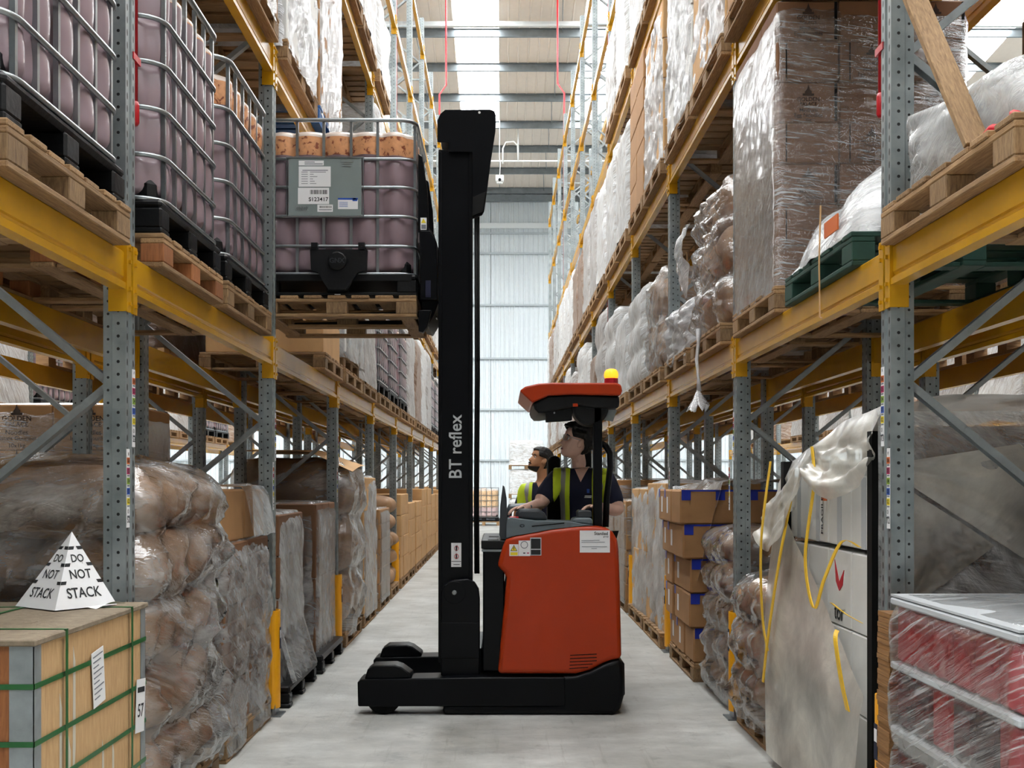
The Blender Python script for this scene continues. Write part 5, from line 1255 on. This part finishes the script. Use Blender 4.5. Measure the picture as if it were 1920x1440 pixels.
# fork carriage and forks behind the lifted load
cg = mp_([(787, 600), (787, 430), (800, 418), (812, 432), (819, 455), (821, 470), (821, 560), (812, 585), (800, 605)], MY+.12, MY+.7, 'black_paint', 'fork_carriage', .006)
mp_([(783, 432), (783, 284), (791, 290), (800, 350), (803, 430)], MY+.05, MY+.09, 'black_paint', 'load_backrest', .004, cg)
mp_([(783, 432), (783, 284), (791, 290), (800, 350), (803, 430)], MY+.66, MY+.7, 'black_paint', 'load_backrest', .004, cg)
mp_([(784, 620), (784, 580), (808, 580), (800, 612), (792, 622)], MY+.03, MY+.1, 'black_paint', 'tilt_bracket', .005, cg)
mp_([(787, 560), (787, 430), (806, 430), (818, 452), (820, 560)], MY+.04, MY+.12, 'black_paint', 'carriage_cheek', .005, cg)
mp_([(797, 556), (797, 524), (807, 524), (807, 556)], MY+.032, MY+.04, 'shirt_navy', 'carriage_block', .002, cg)
sk_ = mp_([(787.5, 428), (787.5, 405), (799, 405), (799, 428)], MY+.0475, MY+.0495, 'paper', 'sticker', 0, cg); mp_([(788.5, 415), (793, 406.5), (798, 415)], MY+.046, MY+.0475, 'sticker_yellow', 'warning_triangle', 0, sk_); mp_([(789, 426), (789, 418), (798, 418), (798, 426)], MY+.046, MY+.0475, 'ink_soft', 'print', 0, sk_)
for yy in (7.72, 8.12):
    part('fork', MB().prism([(-.445, 2.645), (-1.5, 2.655), (-1.5, 2.667), (-.48, 2.69), (-.48, 3.0), (-.445, 3.0)], yy-TY-.05, yy-TY+.05, 'y'), 'black_paint', tr)

# ---------------------------------------------------------------- far end of the aisle
wood_pallet(-.62, 39.6, 0, 1.1, 1.1, 'pallet under the pale tote by the far wall', False)
tote(-.62, 39.6, P_, 1.08, 1.05, 'pale orange tote standing on the floor before the far wall', 'bottle_pale', False)
z = 0
for k in range(3):
    wood_pallet(.85, 38.0, z, 1.2, 1.1, '%s pallet of the white wrapped tower by the far wall' % ['bottom', 'middle', 'top'][k], False)
    far_load(.85, 38.0, z+P_, 1.16, 1.06, .82, '%s white wrapped block of the tower by the far wall' % ['bottom', 'middle', 'top'][k], 'wrap_white', k); z += P_+.835
# sensor hanging from the roof
sw = W(937, 335, 36.0)
sn_ = thing('hanging_sensor', 'small white sensor box hanging from the roof above the truck mast', 'sensor', tuple(sw))
part('housing', MB().cbox(-.13, .13, -.1, .1, -.1, .1, .02), 'white_paint', sn_); part('lens', MB().lathe([(.05, -.12), (.05, -.1)], (0, 0, -.06), 12, 'y'), 'matte_black', sn_)
part('lens_dome', MB().cbox(-.1, .1, -.08, .08, -.17, -.1, .03), 'white_paint', sn_)
part('cable', MB().tube([(0, 0, .1), (.02, 0, .5), (-.01, 0, .72), (0, 0, RZ(36)-sw.z)], .012, 6), 'white_paint', sn_)
cd = thing('cable_conduit', 'white cable conduit hung under the roof purlins', 'conduit', (0, 36.4, 0))
zc = W(0, 302, 36.4).z
part('rail', MB().tube([(-3, 0, zc), (3.4, 0, zc)], .03, 6), 'white_paint', cd)
for x in (.55, 2.05): part('hanger', MB().tube([(x, 0, zc), (x, 0, RZ(36.4)+.01)], .025, 6), 'white_paint', cd)
part('loop', MB().tube([(.05, -.05, zc-.1), (.05, -.05, zc+.4), (.15, -.05, zc+.6), (.4, -.05, zc+.62), (.53, -.05, zc+.5), (.55, -.05, zc)], .025, 6), 'white_paint', cd, smooth=True)
# ---------------------------------------------------------------- people
def skin_mesh(name, J, E_, root, mat, sub=2):
    # J: name -> (x, y, z, r); E_: list of joint pairs
    keys = list(J); idx = {k: i for i, k in enumerate(keys)}
    me = bpy.data.meshes.new(name); me.from_pydata([J[k][:3] for k in keys], [(idx[a], idx[b]) for a, b in E_], []); me.update()
    o = bpy.data.objects.new(name, me); tmp_col.objects.link(o)
    md = o.modifiers.new('skin', 'SKIN'); md.use_smooth_shade = True; md.branch_smoothing = .35
    sv = me.skin_vertices[0].data
    for k in keys:
        r = J[k][3]; sv[idx[k]].radius = r if isinstance(r, tuple) else (r, r)
        sv[idx[k]].use_root = (k == root)
    ss = o.modifiers.new('sub', 'SUBSURF'); ss.levels = sub; ss.render_levels = sub
    dg = bpy.context.evaluated_depsgraph_get(); out = bpy.data.meshes.new_from_object(o.evaluated_get(dg))
    bpy.data.objects.remove(o); out.materials.clear(); out.materials.append(M[mat]); out.name = name
    out.polygons.foreach_set('use_smooth', [True]*len(out.polygons)); return out
SEC = [(-.118, .058, .0, .018), (-.112, .080, .01, .034), (-.098, .091, .03, .046), (-.078, .089, .05, .055), (-.055, .091, .068, .061), (-.035, .090, .08, .065), (-.01, .088, .092, .069), (.015, .085, .1, .072), (.035, .094, .104, .074), (.06, .091, .104, .074), (.085, .078, .096, .067), (.105, .056, .077, .053), (.119, .024, .038, .027), (.123, .004, .006, .005)]
def sec(z):
    for a, b in zip(SEC[:-1], SEC[1:]):
        if a[0] <= z <= b[0]:
            t = (z-a[0])/(b[0]-a[0]); return [a[i]+(b[i]-a[i])*t for i in range(4)]
    return SEC[0] if z < SEC[0][0] else SEC[-1]
def head_pt(th, z, off=0.0, feat=True):
    _, f, b, w = sec(z); f, b, w = f+off, b+off, w+off
    c, s_ = math.cos(th), math.sin(th); e = .86
    x = -(f if c > 0 else b)*math.copysign(abs(c)**e, c); y = w*math.copysign(abs(s_)**e, s_)
    if feat and c > 0:
        t = (.018-z)/.05; nose = .027*max(0, min(1, t))*(1 if z > -.034 else max(0, 1-(-.034-z)/.014))
        x -= nose*math.exp(-(y/.0125)**2)
        x -= .006*(math.exp(-((z+.063)/.007)**2)+math.exp(-((z+.080)/.007)**2))*math.exp(-(y/.022)**2)
        x += .011*math.exp(-((z-.010)/.014)**2)*math.exp(-((abs(y)-.032)/.014)**2)
    return (x, y, z)
def head(parent, loc, rot, skin, hairoff, hairamp, beard=False, glasses=False):
    zs = [SEC[0][0]+(SEC[-1][0]-SEC[0][0])*(j/44) for j in range(45)]; nu = 56
    mb = MB()
    for z in zs:
        for i in range(nu): mb.v.append(head_pt(2*PI*i/nu, z))
    for j in range(44):
        for i in range(nu): mb.f.append((j*nu+i, j*nu+(i+1) % nu, (j+1)*nu+(i+1) % nu, (j+1)*nu+i))
    mb.f.append(tuple(reversed(range(nu)))); mb.f.append(tuple(44*nu+i for i in range(nu)))
    h = part('head', mb, skin, parent, loc, rot, smooth=True)
    for s_ in (-1, 1):
        part('ear', MB().grid(lambda u, v: (.008+.02*math.cos(2*PI*u)*math.sin(PI*v)+.006*math.sin(2*PI*u)*math.sin(PI*v), s_*(.076+.013*math.cos(PI*v)+.007*math.cos(2*PI*u)*math.sin(PI*v)), -.004+.033*math.sin(2*PI*u)*math.sin(PI*v)), 16, 8, True), skin, h, smooth=True)
        part('eye', MB().lathe([(.001, -.010), (.006, -.008), (.008, 0), (.006, .008), (.001, .010)], (-.0715, s_*.032, .009), 12, 'x'), 'eye_white', h, smooth=True)
        part('iris', MB().lathe([(.001, -.0115), (.0038, -.010), (.0042, -.008)], (-.0715, s_*.032, .009), 10, 'x'), 'hair_dark', h, smooth=True)
        part('eyebrow', MB().tube([(-.087, s_*.016, .029), (-.086, s_*.032, .034), (-.072, s_*.05, .028)], .004, 6, rs=[.004, .005, .002]), 'hair_dark', h, smooth=True)
    part('lips', MB().tube([(-.083, -.022, -.071), (-.095, -.008, -.070), (-.097, 0, -.071), (-.095, .008, -.070), (-.083, .022, -.071)], .005, 6, rs=[.002, .005, .0055, .005, .002]), 'lip', h, smooth=True)
    if beard:
        part('moustache', MB().tube([(-.083, -.027, -.062), (-.097, -.01, -.054), (-.099, 0, -.053), (-.097, .01, -.054), (-.083, .027, -.062)], .006, 6, rs=[.002, .0065, .005, .0065, .002]), 'hair_dark', h, smooth=True)
        bm_ = MB(); nb = 24
        for j in range(9):
            for i in range(nb+1):
                th = -1.5+3.0*i/nb; z = -.117+.028*j/8+.03*(abs(th)/1.5)**2*(j/8); bm_.v.append(head_pt(th, z, .004))
        for j in range(8):
            for i in range(nb): bm_.f.append((j*(nb+1)+i, j*(nb+1)+i+1, (j+1)*(nb+1)+i+1, (j+1)*(nb+1)+i))
        part('beard', bm_, 'hair_dark', h, smooth=True)
    hm = MB(); nj = 40; nu2 = 72
    for j in range(nj+1):
        for i in range(nu2):
            th = 2*PI*i/nu2; a = abs((th+PI) % (2*PI)-PI)
            lowz = .074 if a < .75 else (.074-.046*(a-.75)/.3 if a < 1.05 else (.028 if a < 1.72 else .028-.105*min(1, (a-1.72)/.45)))
            z = lowz+(.1229-lowz)*(j/nj)
            n_ = noise.fractal(Vector((math.cos(th)*3, math.sin(th)*3, z*30)), 1, 2, 3)
            p = Vector(head_pt(th, z, hairoff*min(1, .25+j/5)+hairamp*n_, False)); p.z += hairoff*.9*max(0, (z-.03)/.09)+hairamp*.6*n_*(j/nj)
            hm.v.append(tuple(p))
    for j in range(nj):
        for i in range(nu2): hm.f.append((j*nu2+i, j*nu2+(i+1) % nu2, (j+1)*nu2+(i+1) % nu2, (j+1)*nu2+i))
    hm.f.append(tuple(nj*nu2+i for i in range(nu2)))
    part('hair', hm, 'hair_dark', h, smooth=True)
    if glasses:
        gm = MB()
        for s_ in (-1, 1):
            gm.tube([(-.1, s_*.008, .014), (-.1, s_*.012, .028), (-.094, s_*.04, .03), (-.082, s_*.057, .024), (-.084, s_*.055, -.004), (-.094, s_*.03, -.012), (-.1, s_*.012, -.004)], .0016, 5, True)
            gm.tube([(-.082, s_*.058, .022), (-.04, s_*.073, .018), (.012, s_*.077, .016)], .0022, 5)
        gm.tube([(-.1, -.008, .02), (-.103, 0, .022), (-.1, .008, .02)], .0018, 5)
        gl = part('safety_glasses', gm, 'paper_grey', h, smooth=True)
        part('lens', MB().grid(lambda u, v: (-.101+.02*abs(2*u-1)**2, -.056+.112*u, -.008+.036*v), 16, 4), 'film_tight', gl, smooth=True)
    return h
def hand(J, E_, w, pts, side_dir, down, fl=1.0):
    # w: wrist joint name, pts: palm direction vector, side_dir: towards the thumb
    p = Vector(J[w][:3]); d = Vector(pts).normalized(); s_ = Vector(side_dir).normalized(); dn = Vector(down).normalized()
    c = p+d*.05; J[w+'_palm'] = (*c, (.028, .016)); E_.append((w, w+'_palm'))
    for k, (o, L) in enumerate(((.027, .030), (.009, .034), (-.009, .032), (-.026, .025))):
        b = c+d*.035+s_*o; prev = w+'_palm'
        q = b
        for m_, (dd, bend) in enumerate(((0, 0), (L*1.0, .25), (L*.8, .75), (L*.62, 1.15))):
            q = q+(d*math.cos(bend)+dn*math.sin(bend))*dd*fl
            nm = '%s_f%d%d' % (w, k, m_); J[nm] = (*q, [.0098, .0092, .0084, .007][m_]); E_.append((prev, nm)); prev = nm
    q = c+s_*.026-d*.012; prev = w+'_palm'
    for m_, v in enumerate((s_*.014+d*.012, s_*.012+d*.024+dn*.006, d*.022+dn*.012)):
        q = q+v; nm = '%s_t%d' % (w, m_); J[nm] = (*q, [.012, .0105, .008][m_]); E_.append((prev, nm)); prev = nm
def pick(src, name, mat, cond, off):
    # faces of a garment mesh that satisfy cond, pushed outwards, as a garment of its own
    ok = []; used = {}; mb = MB()
    for pg in src.polygons:
        if cond(pg.center): ok.append(pg)
    for pg in ok:
        q = []
        for vi in pg.vertices:
            if vi not in used:
                v = src.vertices[vi]; used[vi] = len(mb.v); mb.v.append(tuple(v.co+v.normal*off))
            q.append(used[vi])
        mb.f.append(tuple(q))
    return mb
tmp_col = bpy.data.collections.new('tmp'); sc.collection.children.link(tmp_col)
def person(label, loc, J, E_, torso, d, vestz, skin, headloc, headrot, hairoff, hairamp, sleeves, gap, beard=False, glasses=False):
    root = thing('person', label, 'person', loc)
    body = skin_mesh('body', J, E_, 'pelvis', skin, 2); obj('body', body, root)
    head(root, headloc, headrot, skin, hairoff, hairamp, beard, glasses)
    # shirt: the torso and upper arms, a little larger
    G = {}; 
    for k in torso+sleeves:
        x, y, z, r = J[k]; gr = .014
        G[k] = (x, y, z, (r[0]+gr, r[1]+gr) if isinstance(r, tuple) else r+gr)
    EG = [e for e in E_ if e[0] in G and e[1] in G]
    sm = skin_mesh('shirt', G, EG, 'pelvis', 'shirt_navy', 3); sh = obj('shirt', sm, root)
    legs = {}
    for k in ('pelvis', 'hip_l', 'hip_r', 'knee_l', 'knee_r', 'ankle_l', 'ankle_r'):
        x, y, z, r = J[k]; legs[k] = (x, y, z, (r[0]+.012, r[1]+.012) if isinstance(r, tuple) else r+.014)
    tm = skin_mesh('trousers', legs, [e for e in E_ if e[0] in legs and e[1] in legs], 'pelvis', 'trouser', 2); obj('trousers', tm, root)
    for s_ in ('l', 'r'):
        a = Vector(J['ankle_'+s_][:3]); t = Vector(J['toe_'+s_][:3]); dr = (t-a); dr.z = 0; dr.normalize()
        zb = min(t.z, a.z-.06)-.03
        mbx = MB().grid(lambda u, v: tuple(a+dr*(-.06+.25*v)+Vector((-dr.y, dr.x, 0))*math.cos(2*PI*u)*.045*math.sin(PI*min(1, .12+v*.8))**.4+Vector((0, 0, zb-a.z+.035*(1+math.sin(2*PI*u))*(1.5-.7*v)))), 16, 10, True)
        b_ = len(mbx.v); mbx.f.append(tuple(range(16))); mbx.f.append(tuple(b_-16+i for i in range(16)))
        part('shoe', mbx, 'matte_black', root, smooth=True)
    pass
    dv = Vector(d).normalized(); lv = Vector((-dv.y, dv.x, 0)); c0 = Vector(J['chest'][:3])
    def ab(p): q = p-c0; return q.dot(lv), q.dot(dv)
    z0, z1, wl = vestz
    def vest(p):
        a, b = ab(p)
        if not (z0 < p.z < z1) or abs(a) > wl: return False
        if b > -.02 and abs(a) < gap*(1.0 if p.z < z1-.12 else 1.0): return False
        if b <= -.02 and p.z > z1-.04 and abs(a) < .07: return False
        return True
    bm = bmesh.new(); bm.from_mesh(sm)
    def cut(co, no): bmesh.ops.bisect_plane(bm, geom=bm.verts[:]+bm.edges[:]+bm.faces[:], plane_co=co, plane_no=no)
    for a in (gap, -gap, wl, -wl, gap+.03, -gap-.03, gap+.065, -gap-.065): cut(c0+lv*a, lv)
    for z in (z0, z1, z0+.05, z0+.1): cut((0, 0, z), (0, 0, 1))
    cut(c0-dv*.02, dv); s2 = bpy.data.meshes.new('vest_cut'); bm.to_mesh(s2); bm.free(); sm = s2
    part('hi_vis_vest', pick(sm, 'hi_vis_vest', 'hivis', vest, .012), 'hivis', root, smooth=True)
    def stripe(p):
        a, b = ab(p); return vest(p) and ((b > -.02 and gap+.03 < abs(a) < gap+.065) or (z0+.05 < p.z < z0+.10))
    zt = max(v.co.z for v in sm.vertices if abs((v.co-c0).dot(lv)) < .06); zv = z1-.09
    bm = bmesh.new(); bm.from_mesh(sm)
    for sg in (-1, 1): bmesh.ops.bisect_plane(bm, geom=bm.verts[:]+bm.edges[:]+bm.faces[:], plane_co=c0.xy.to_3d()+Vector((0, 0, zv)), plane_no=lv*sg-Vector((0, 0, .5)))
    s3 = bpy.data.meshes.new('neck_cut'); bm.to_mesh(s3); bm.free()
    part('neckline', pick(s3, 'neckline', skin, lambda p: ab(p)[1] > .0 and p.z > zv and abs(ab(p)[0]) < (p.z-zv)*.5 and p.z < z1+.03, .003), skin, root, smooth=True)
    part('reflective_stripe', pick(sm, 'reflective_stripe', 'reflective', stripe, .0155), 'reflective', root, smooth=True)
    return root, c0, dv, lv
# driver, seated in the truck, head turned to the raised load
D0 = Vector((.565, 7.76, 0))
def dj(x, y, z, r): return (x-D0.x, y-D0.y, z-D0.z, r)
J = {'pelvis': dj(.585, 7.84, 1.10, (.15, .115)), 'waist': dj(.58, 7.82, 1.25, (.145, .11)), 'chest': dj(.57, 7.79, 1.42, (.165, .115)), 'upper': dj(.565, 7.79, 1.53, (.13, .085)),
     'neck': dj(.555, 7.785, 1.61, .060), 'neck2': dj(.537, 7.775, 1.68, .050), 'skull': dj(.53, 7.77, 1.765, .05),
     'sh_r': dj(.385, 7.775, 1.545, .066), 'el_r': dj(.265, 7.67, 1.36, .045), 'wr_r': dj(.17, 7.50, 1.34, .030),
     'sh_l': dj(.735, 7.775, 1.54, .068), 'el_l': dj(.80, 7.66, 1.31, .05), 'wr_l': dj(.67, 7.46, 1.345, .032),
     'hip_l': dj(.66, 7.76, 1.06, .095), 'hip_r': dj(.5, 7.90, 1.06, .095), 'knee_l': dj(.28, 7.62, 1.04, .065), 'knee_r': dj(.26, 7.95, 1.04, .065),
     'ankle_l': dj(.27, 7.62, .60, .045), 'ankle_r': dj(.25, 7.95, .60, .045), 'toe_l': dj(.14, 7.62, .53, .035), 'toe_r': dj(.13, 7.95, .53, .035)}
EB = [('pelvis', 'waist'), ('waist', 'chest'), ('chest', 'upper'), ('upper', 'neck'), ('neck', 'neck2'), ('neck2', 'skull'), ('upper', 'sh_r'), ('sh_r', 'el_r'), ('el_r', 'wr_r'), ('upper', 'sh_l'), ('sh_l', 'el_l'), ('el_l', 'wr_l'),
      ('pelvis', 'hip_l'), ('pelvis', 'hip_r'), ('hip_l', 'knee_l'), ('knee_l', 'ankle_l'), ('ankle_l', 'toe_l'), ('hip_r', 'knee_r'), ('knee_r', 'ankle_r'), ('ankle_r', 'toe_r')]
E1 = list(EB); hand(J, E1, 'wr_l', (-.95, -.3, .05), (.2, -.9, .2), (0, 0, -1)); hand(J, E1, 'wr_r', (-.8, -.5, -.05), (.3, -.9, .2), (0, 0, -1))
TOR = ['pelvis', 'waist', 'chest', 'upper', 'neck']
J2 = dict(J)
for a_, b_, k in (('sh_l', 'el_l', 'slv_l'), ('sh_r', 'el_r', 'slv_r')):
    p = Vector(J[a_][:3]).lerp(Vector(J[b_][:3]), .93); J2[k] = (*p, .058)
E2 = [e for e in E1 if e not in (('sh_l', 'el_l'), ('sh_r', 'el_r'))]+[('sh_l', 'slv_l'), ('slv_l', 'el_l'), ('sh_r', 'slv_r'), ('slv_r', 'el_r')]
drv, c0, dv, lv = person('truck driver in safety glasses and hi-vis vest looking up at the raised load', tuple(D0), J2, E2, TOR, (-.2, -.98, 0), (1.08, 1.60, .19), 'skin_pale',
       (.525-D0.x, 7.765-D0.y, 1.79), (math.radians(4), math.radians(14), math.radians(14)), .026, .018, ['sh_l', 'sh_r', 'slv_l', 'slv_r'], .075, glasses=True)
# print on the shirt
q = c0+dv*.135+lv*.055+Vector((0, 0, .03))
o = part('shirt_emblem', MB().box(-.009, .009, -.001, .001, -.014, .014), 'sticker_blue', drv, tuple(q), (0, 0, math.atan2(-dv.x, dv.y)+PI))
part('shirt_emblem', MB().box(-.024, .024, -.001, .001, -.037, -.032), 'paper', drv, tuple(q), (0, 0, math.atan2(-dv.x, dv.y)+PI)); part('shirt_emblem', MB().box(-.026, .022, -.001, .001, -.047, -.042), 'paper', drv, tuple(q), (0, 0, math.atan2(-dv.x, dv.y)+PI))
# standing colleague behind the truck
P0 = Vector((.40, 10.5, 0))
def pj(x, y, z, r): return (x, y, z, r)
K = {'pelvis': pj(.02, .03, .95, (.15, .11)), 'waist': pj(.02, .02, 1.12, (.14, .105)), 'chest': pj(.01, 0, 1.30, (.165, .115)), 'upper': pj(0, 0, 1.43, (.13, .085)), 'neck': pj(0, 0, 1.52, .062), 'neck2': pj(-.015, -.005, 1.60, .057), 'skull': pj(-.02, -.005, 1.68, .055),
     'sh_r': pj(-.17, -.03, 1.44, .066), 'el_r': pj(-.25, .0, 1.15, .045), 'wr_r': pj(-.24, -.08, .9, .03), 'sh_l': pj(.17, .02, 1.44, .066), 'el_l': pj(.26, .05, 1.15, .045), 'wr_l': pj(.25, -.05, .9, .03),
     'hip_l': pj(.11, .04, .9, .09), 'hip_r': pj(-.08, .02, .9, .09), 'knee_l': pj(.12, .03, .5, .06), 'knee_r': pj(-.09, 0, .5, .06), 'ankle_l': pj(.12, .07, .1, .042), 'ankle_r': pj(-.09, .04, .1, .042), 'toe_l': pj(.1, -.06, .04, .03), 'toe_r': pj(-.13, -.08, .04, .03)}
E3 = list(EB); hand(K, E3, 'wr_l', (0, -.2, -1), (-.3, -1, 0), (-.8, 0, 0)); hand(K, E3, 'wr_r', (0, -.2, -1), (.3, -1, 0), (.8, 0, 0))
for a_, b_, k in (('sh_l', 'el_l', 'slv_l'), ('sh_r', 'el_r', 'slv_r')):
    p = Vector(K[a_][:3]).lerp(Vector(K[b_][:3]), .8); K[k] = (*p, .058)
E4 = [e for e in E3 if e not in (('sh_l', 'el_l'), ('sh_r', 'el_r'))]+[('sh_l', 'slv_l'), ('slv_l', 'el_l'), ('sh_r', 'slv_r'), ('slv_r', 'el_r')]
col_, c0, dv, lv = person('bearded colleague in a hi-vis vest and lanyard standing behind the truck', tuple(P0), K, E4, TOR, (-.35, -.94, 0), (.9, 1.50, .215), 'skin_tan',
       (-.035, -.01, 1.715), (math.radians(3), math.radians(20), math.radians(24)), .013, .005, ['sh_l', 'sh_r', 'slv_l', 'slv_r'], .08, beard=True)
part('lanyard', MB().tube([c0+dv*.09+lv*.08+Vector((0, 0, .2)), c0+dv*.135+lv*.04+Vector((0, 0, .06)), c0+dv*.14+Vector((0, 0, -.08)), c0+dv*.135-lv*.04+Vector((0, 0, .06)), c0+dv*.09-lv*.08+Vector((0, 0, .2))], .007, 5), 'lanyard', col_, smooth=True)
bpy.data.collections.remove(tmp_col)
# the right-hand racks stand a touch nearer and wider than the left-hand ones
for o in list(col.objects):
    if o.parent is None and o.get('kind') != 'structure' and o.type != 'CAMERA':
        if (o in RIGHT and o.location.y > 7.3) or (o not in RIGHT and o.location.x > 1.2 and abs(o.location.y-TY) > .01):
            o.location.x += .02; o.location.y -= .1
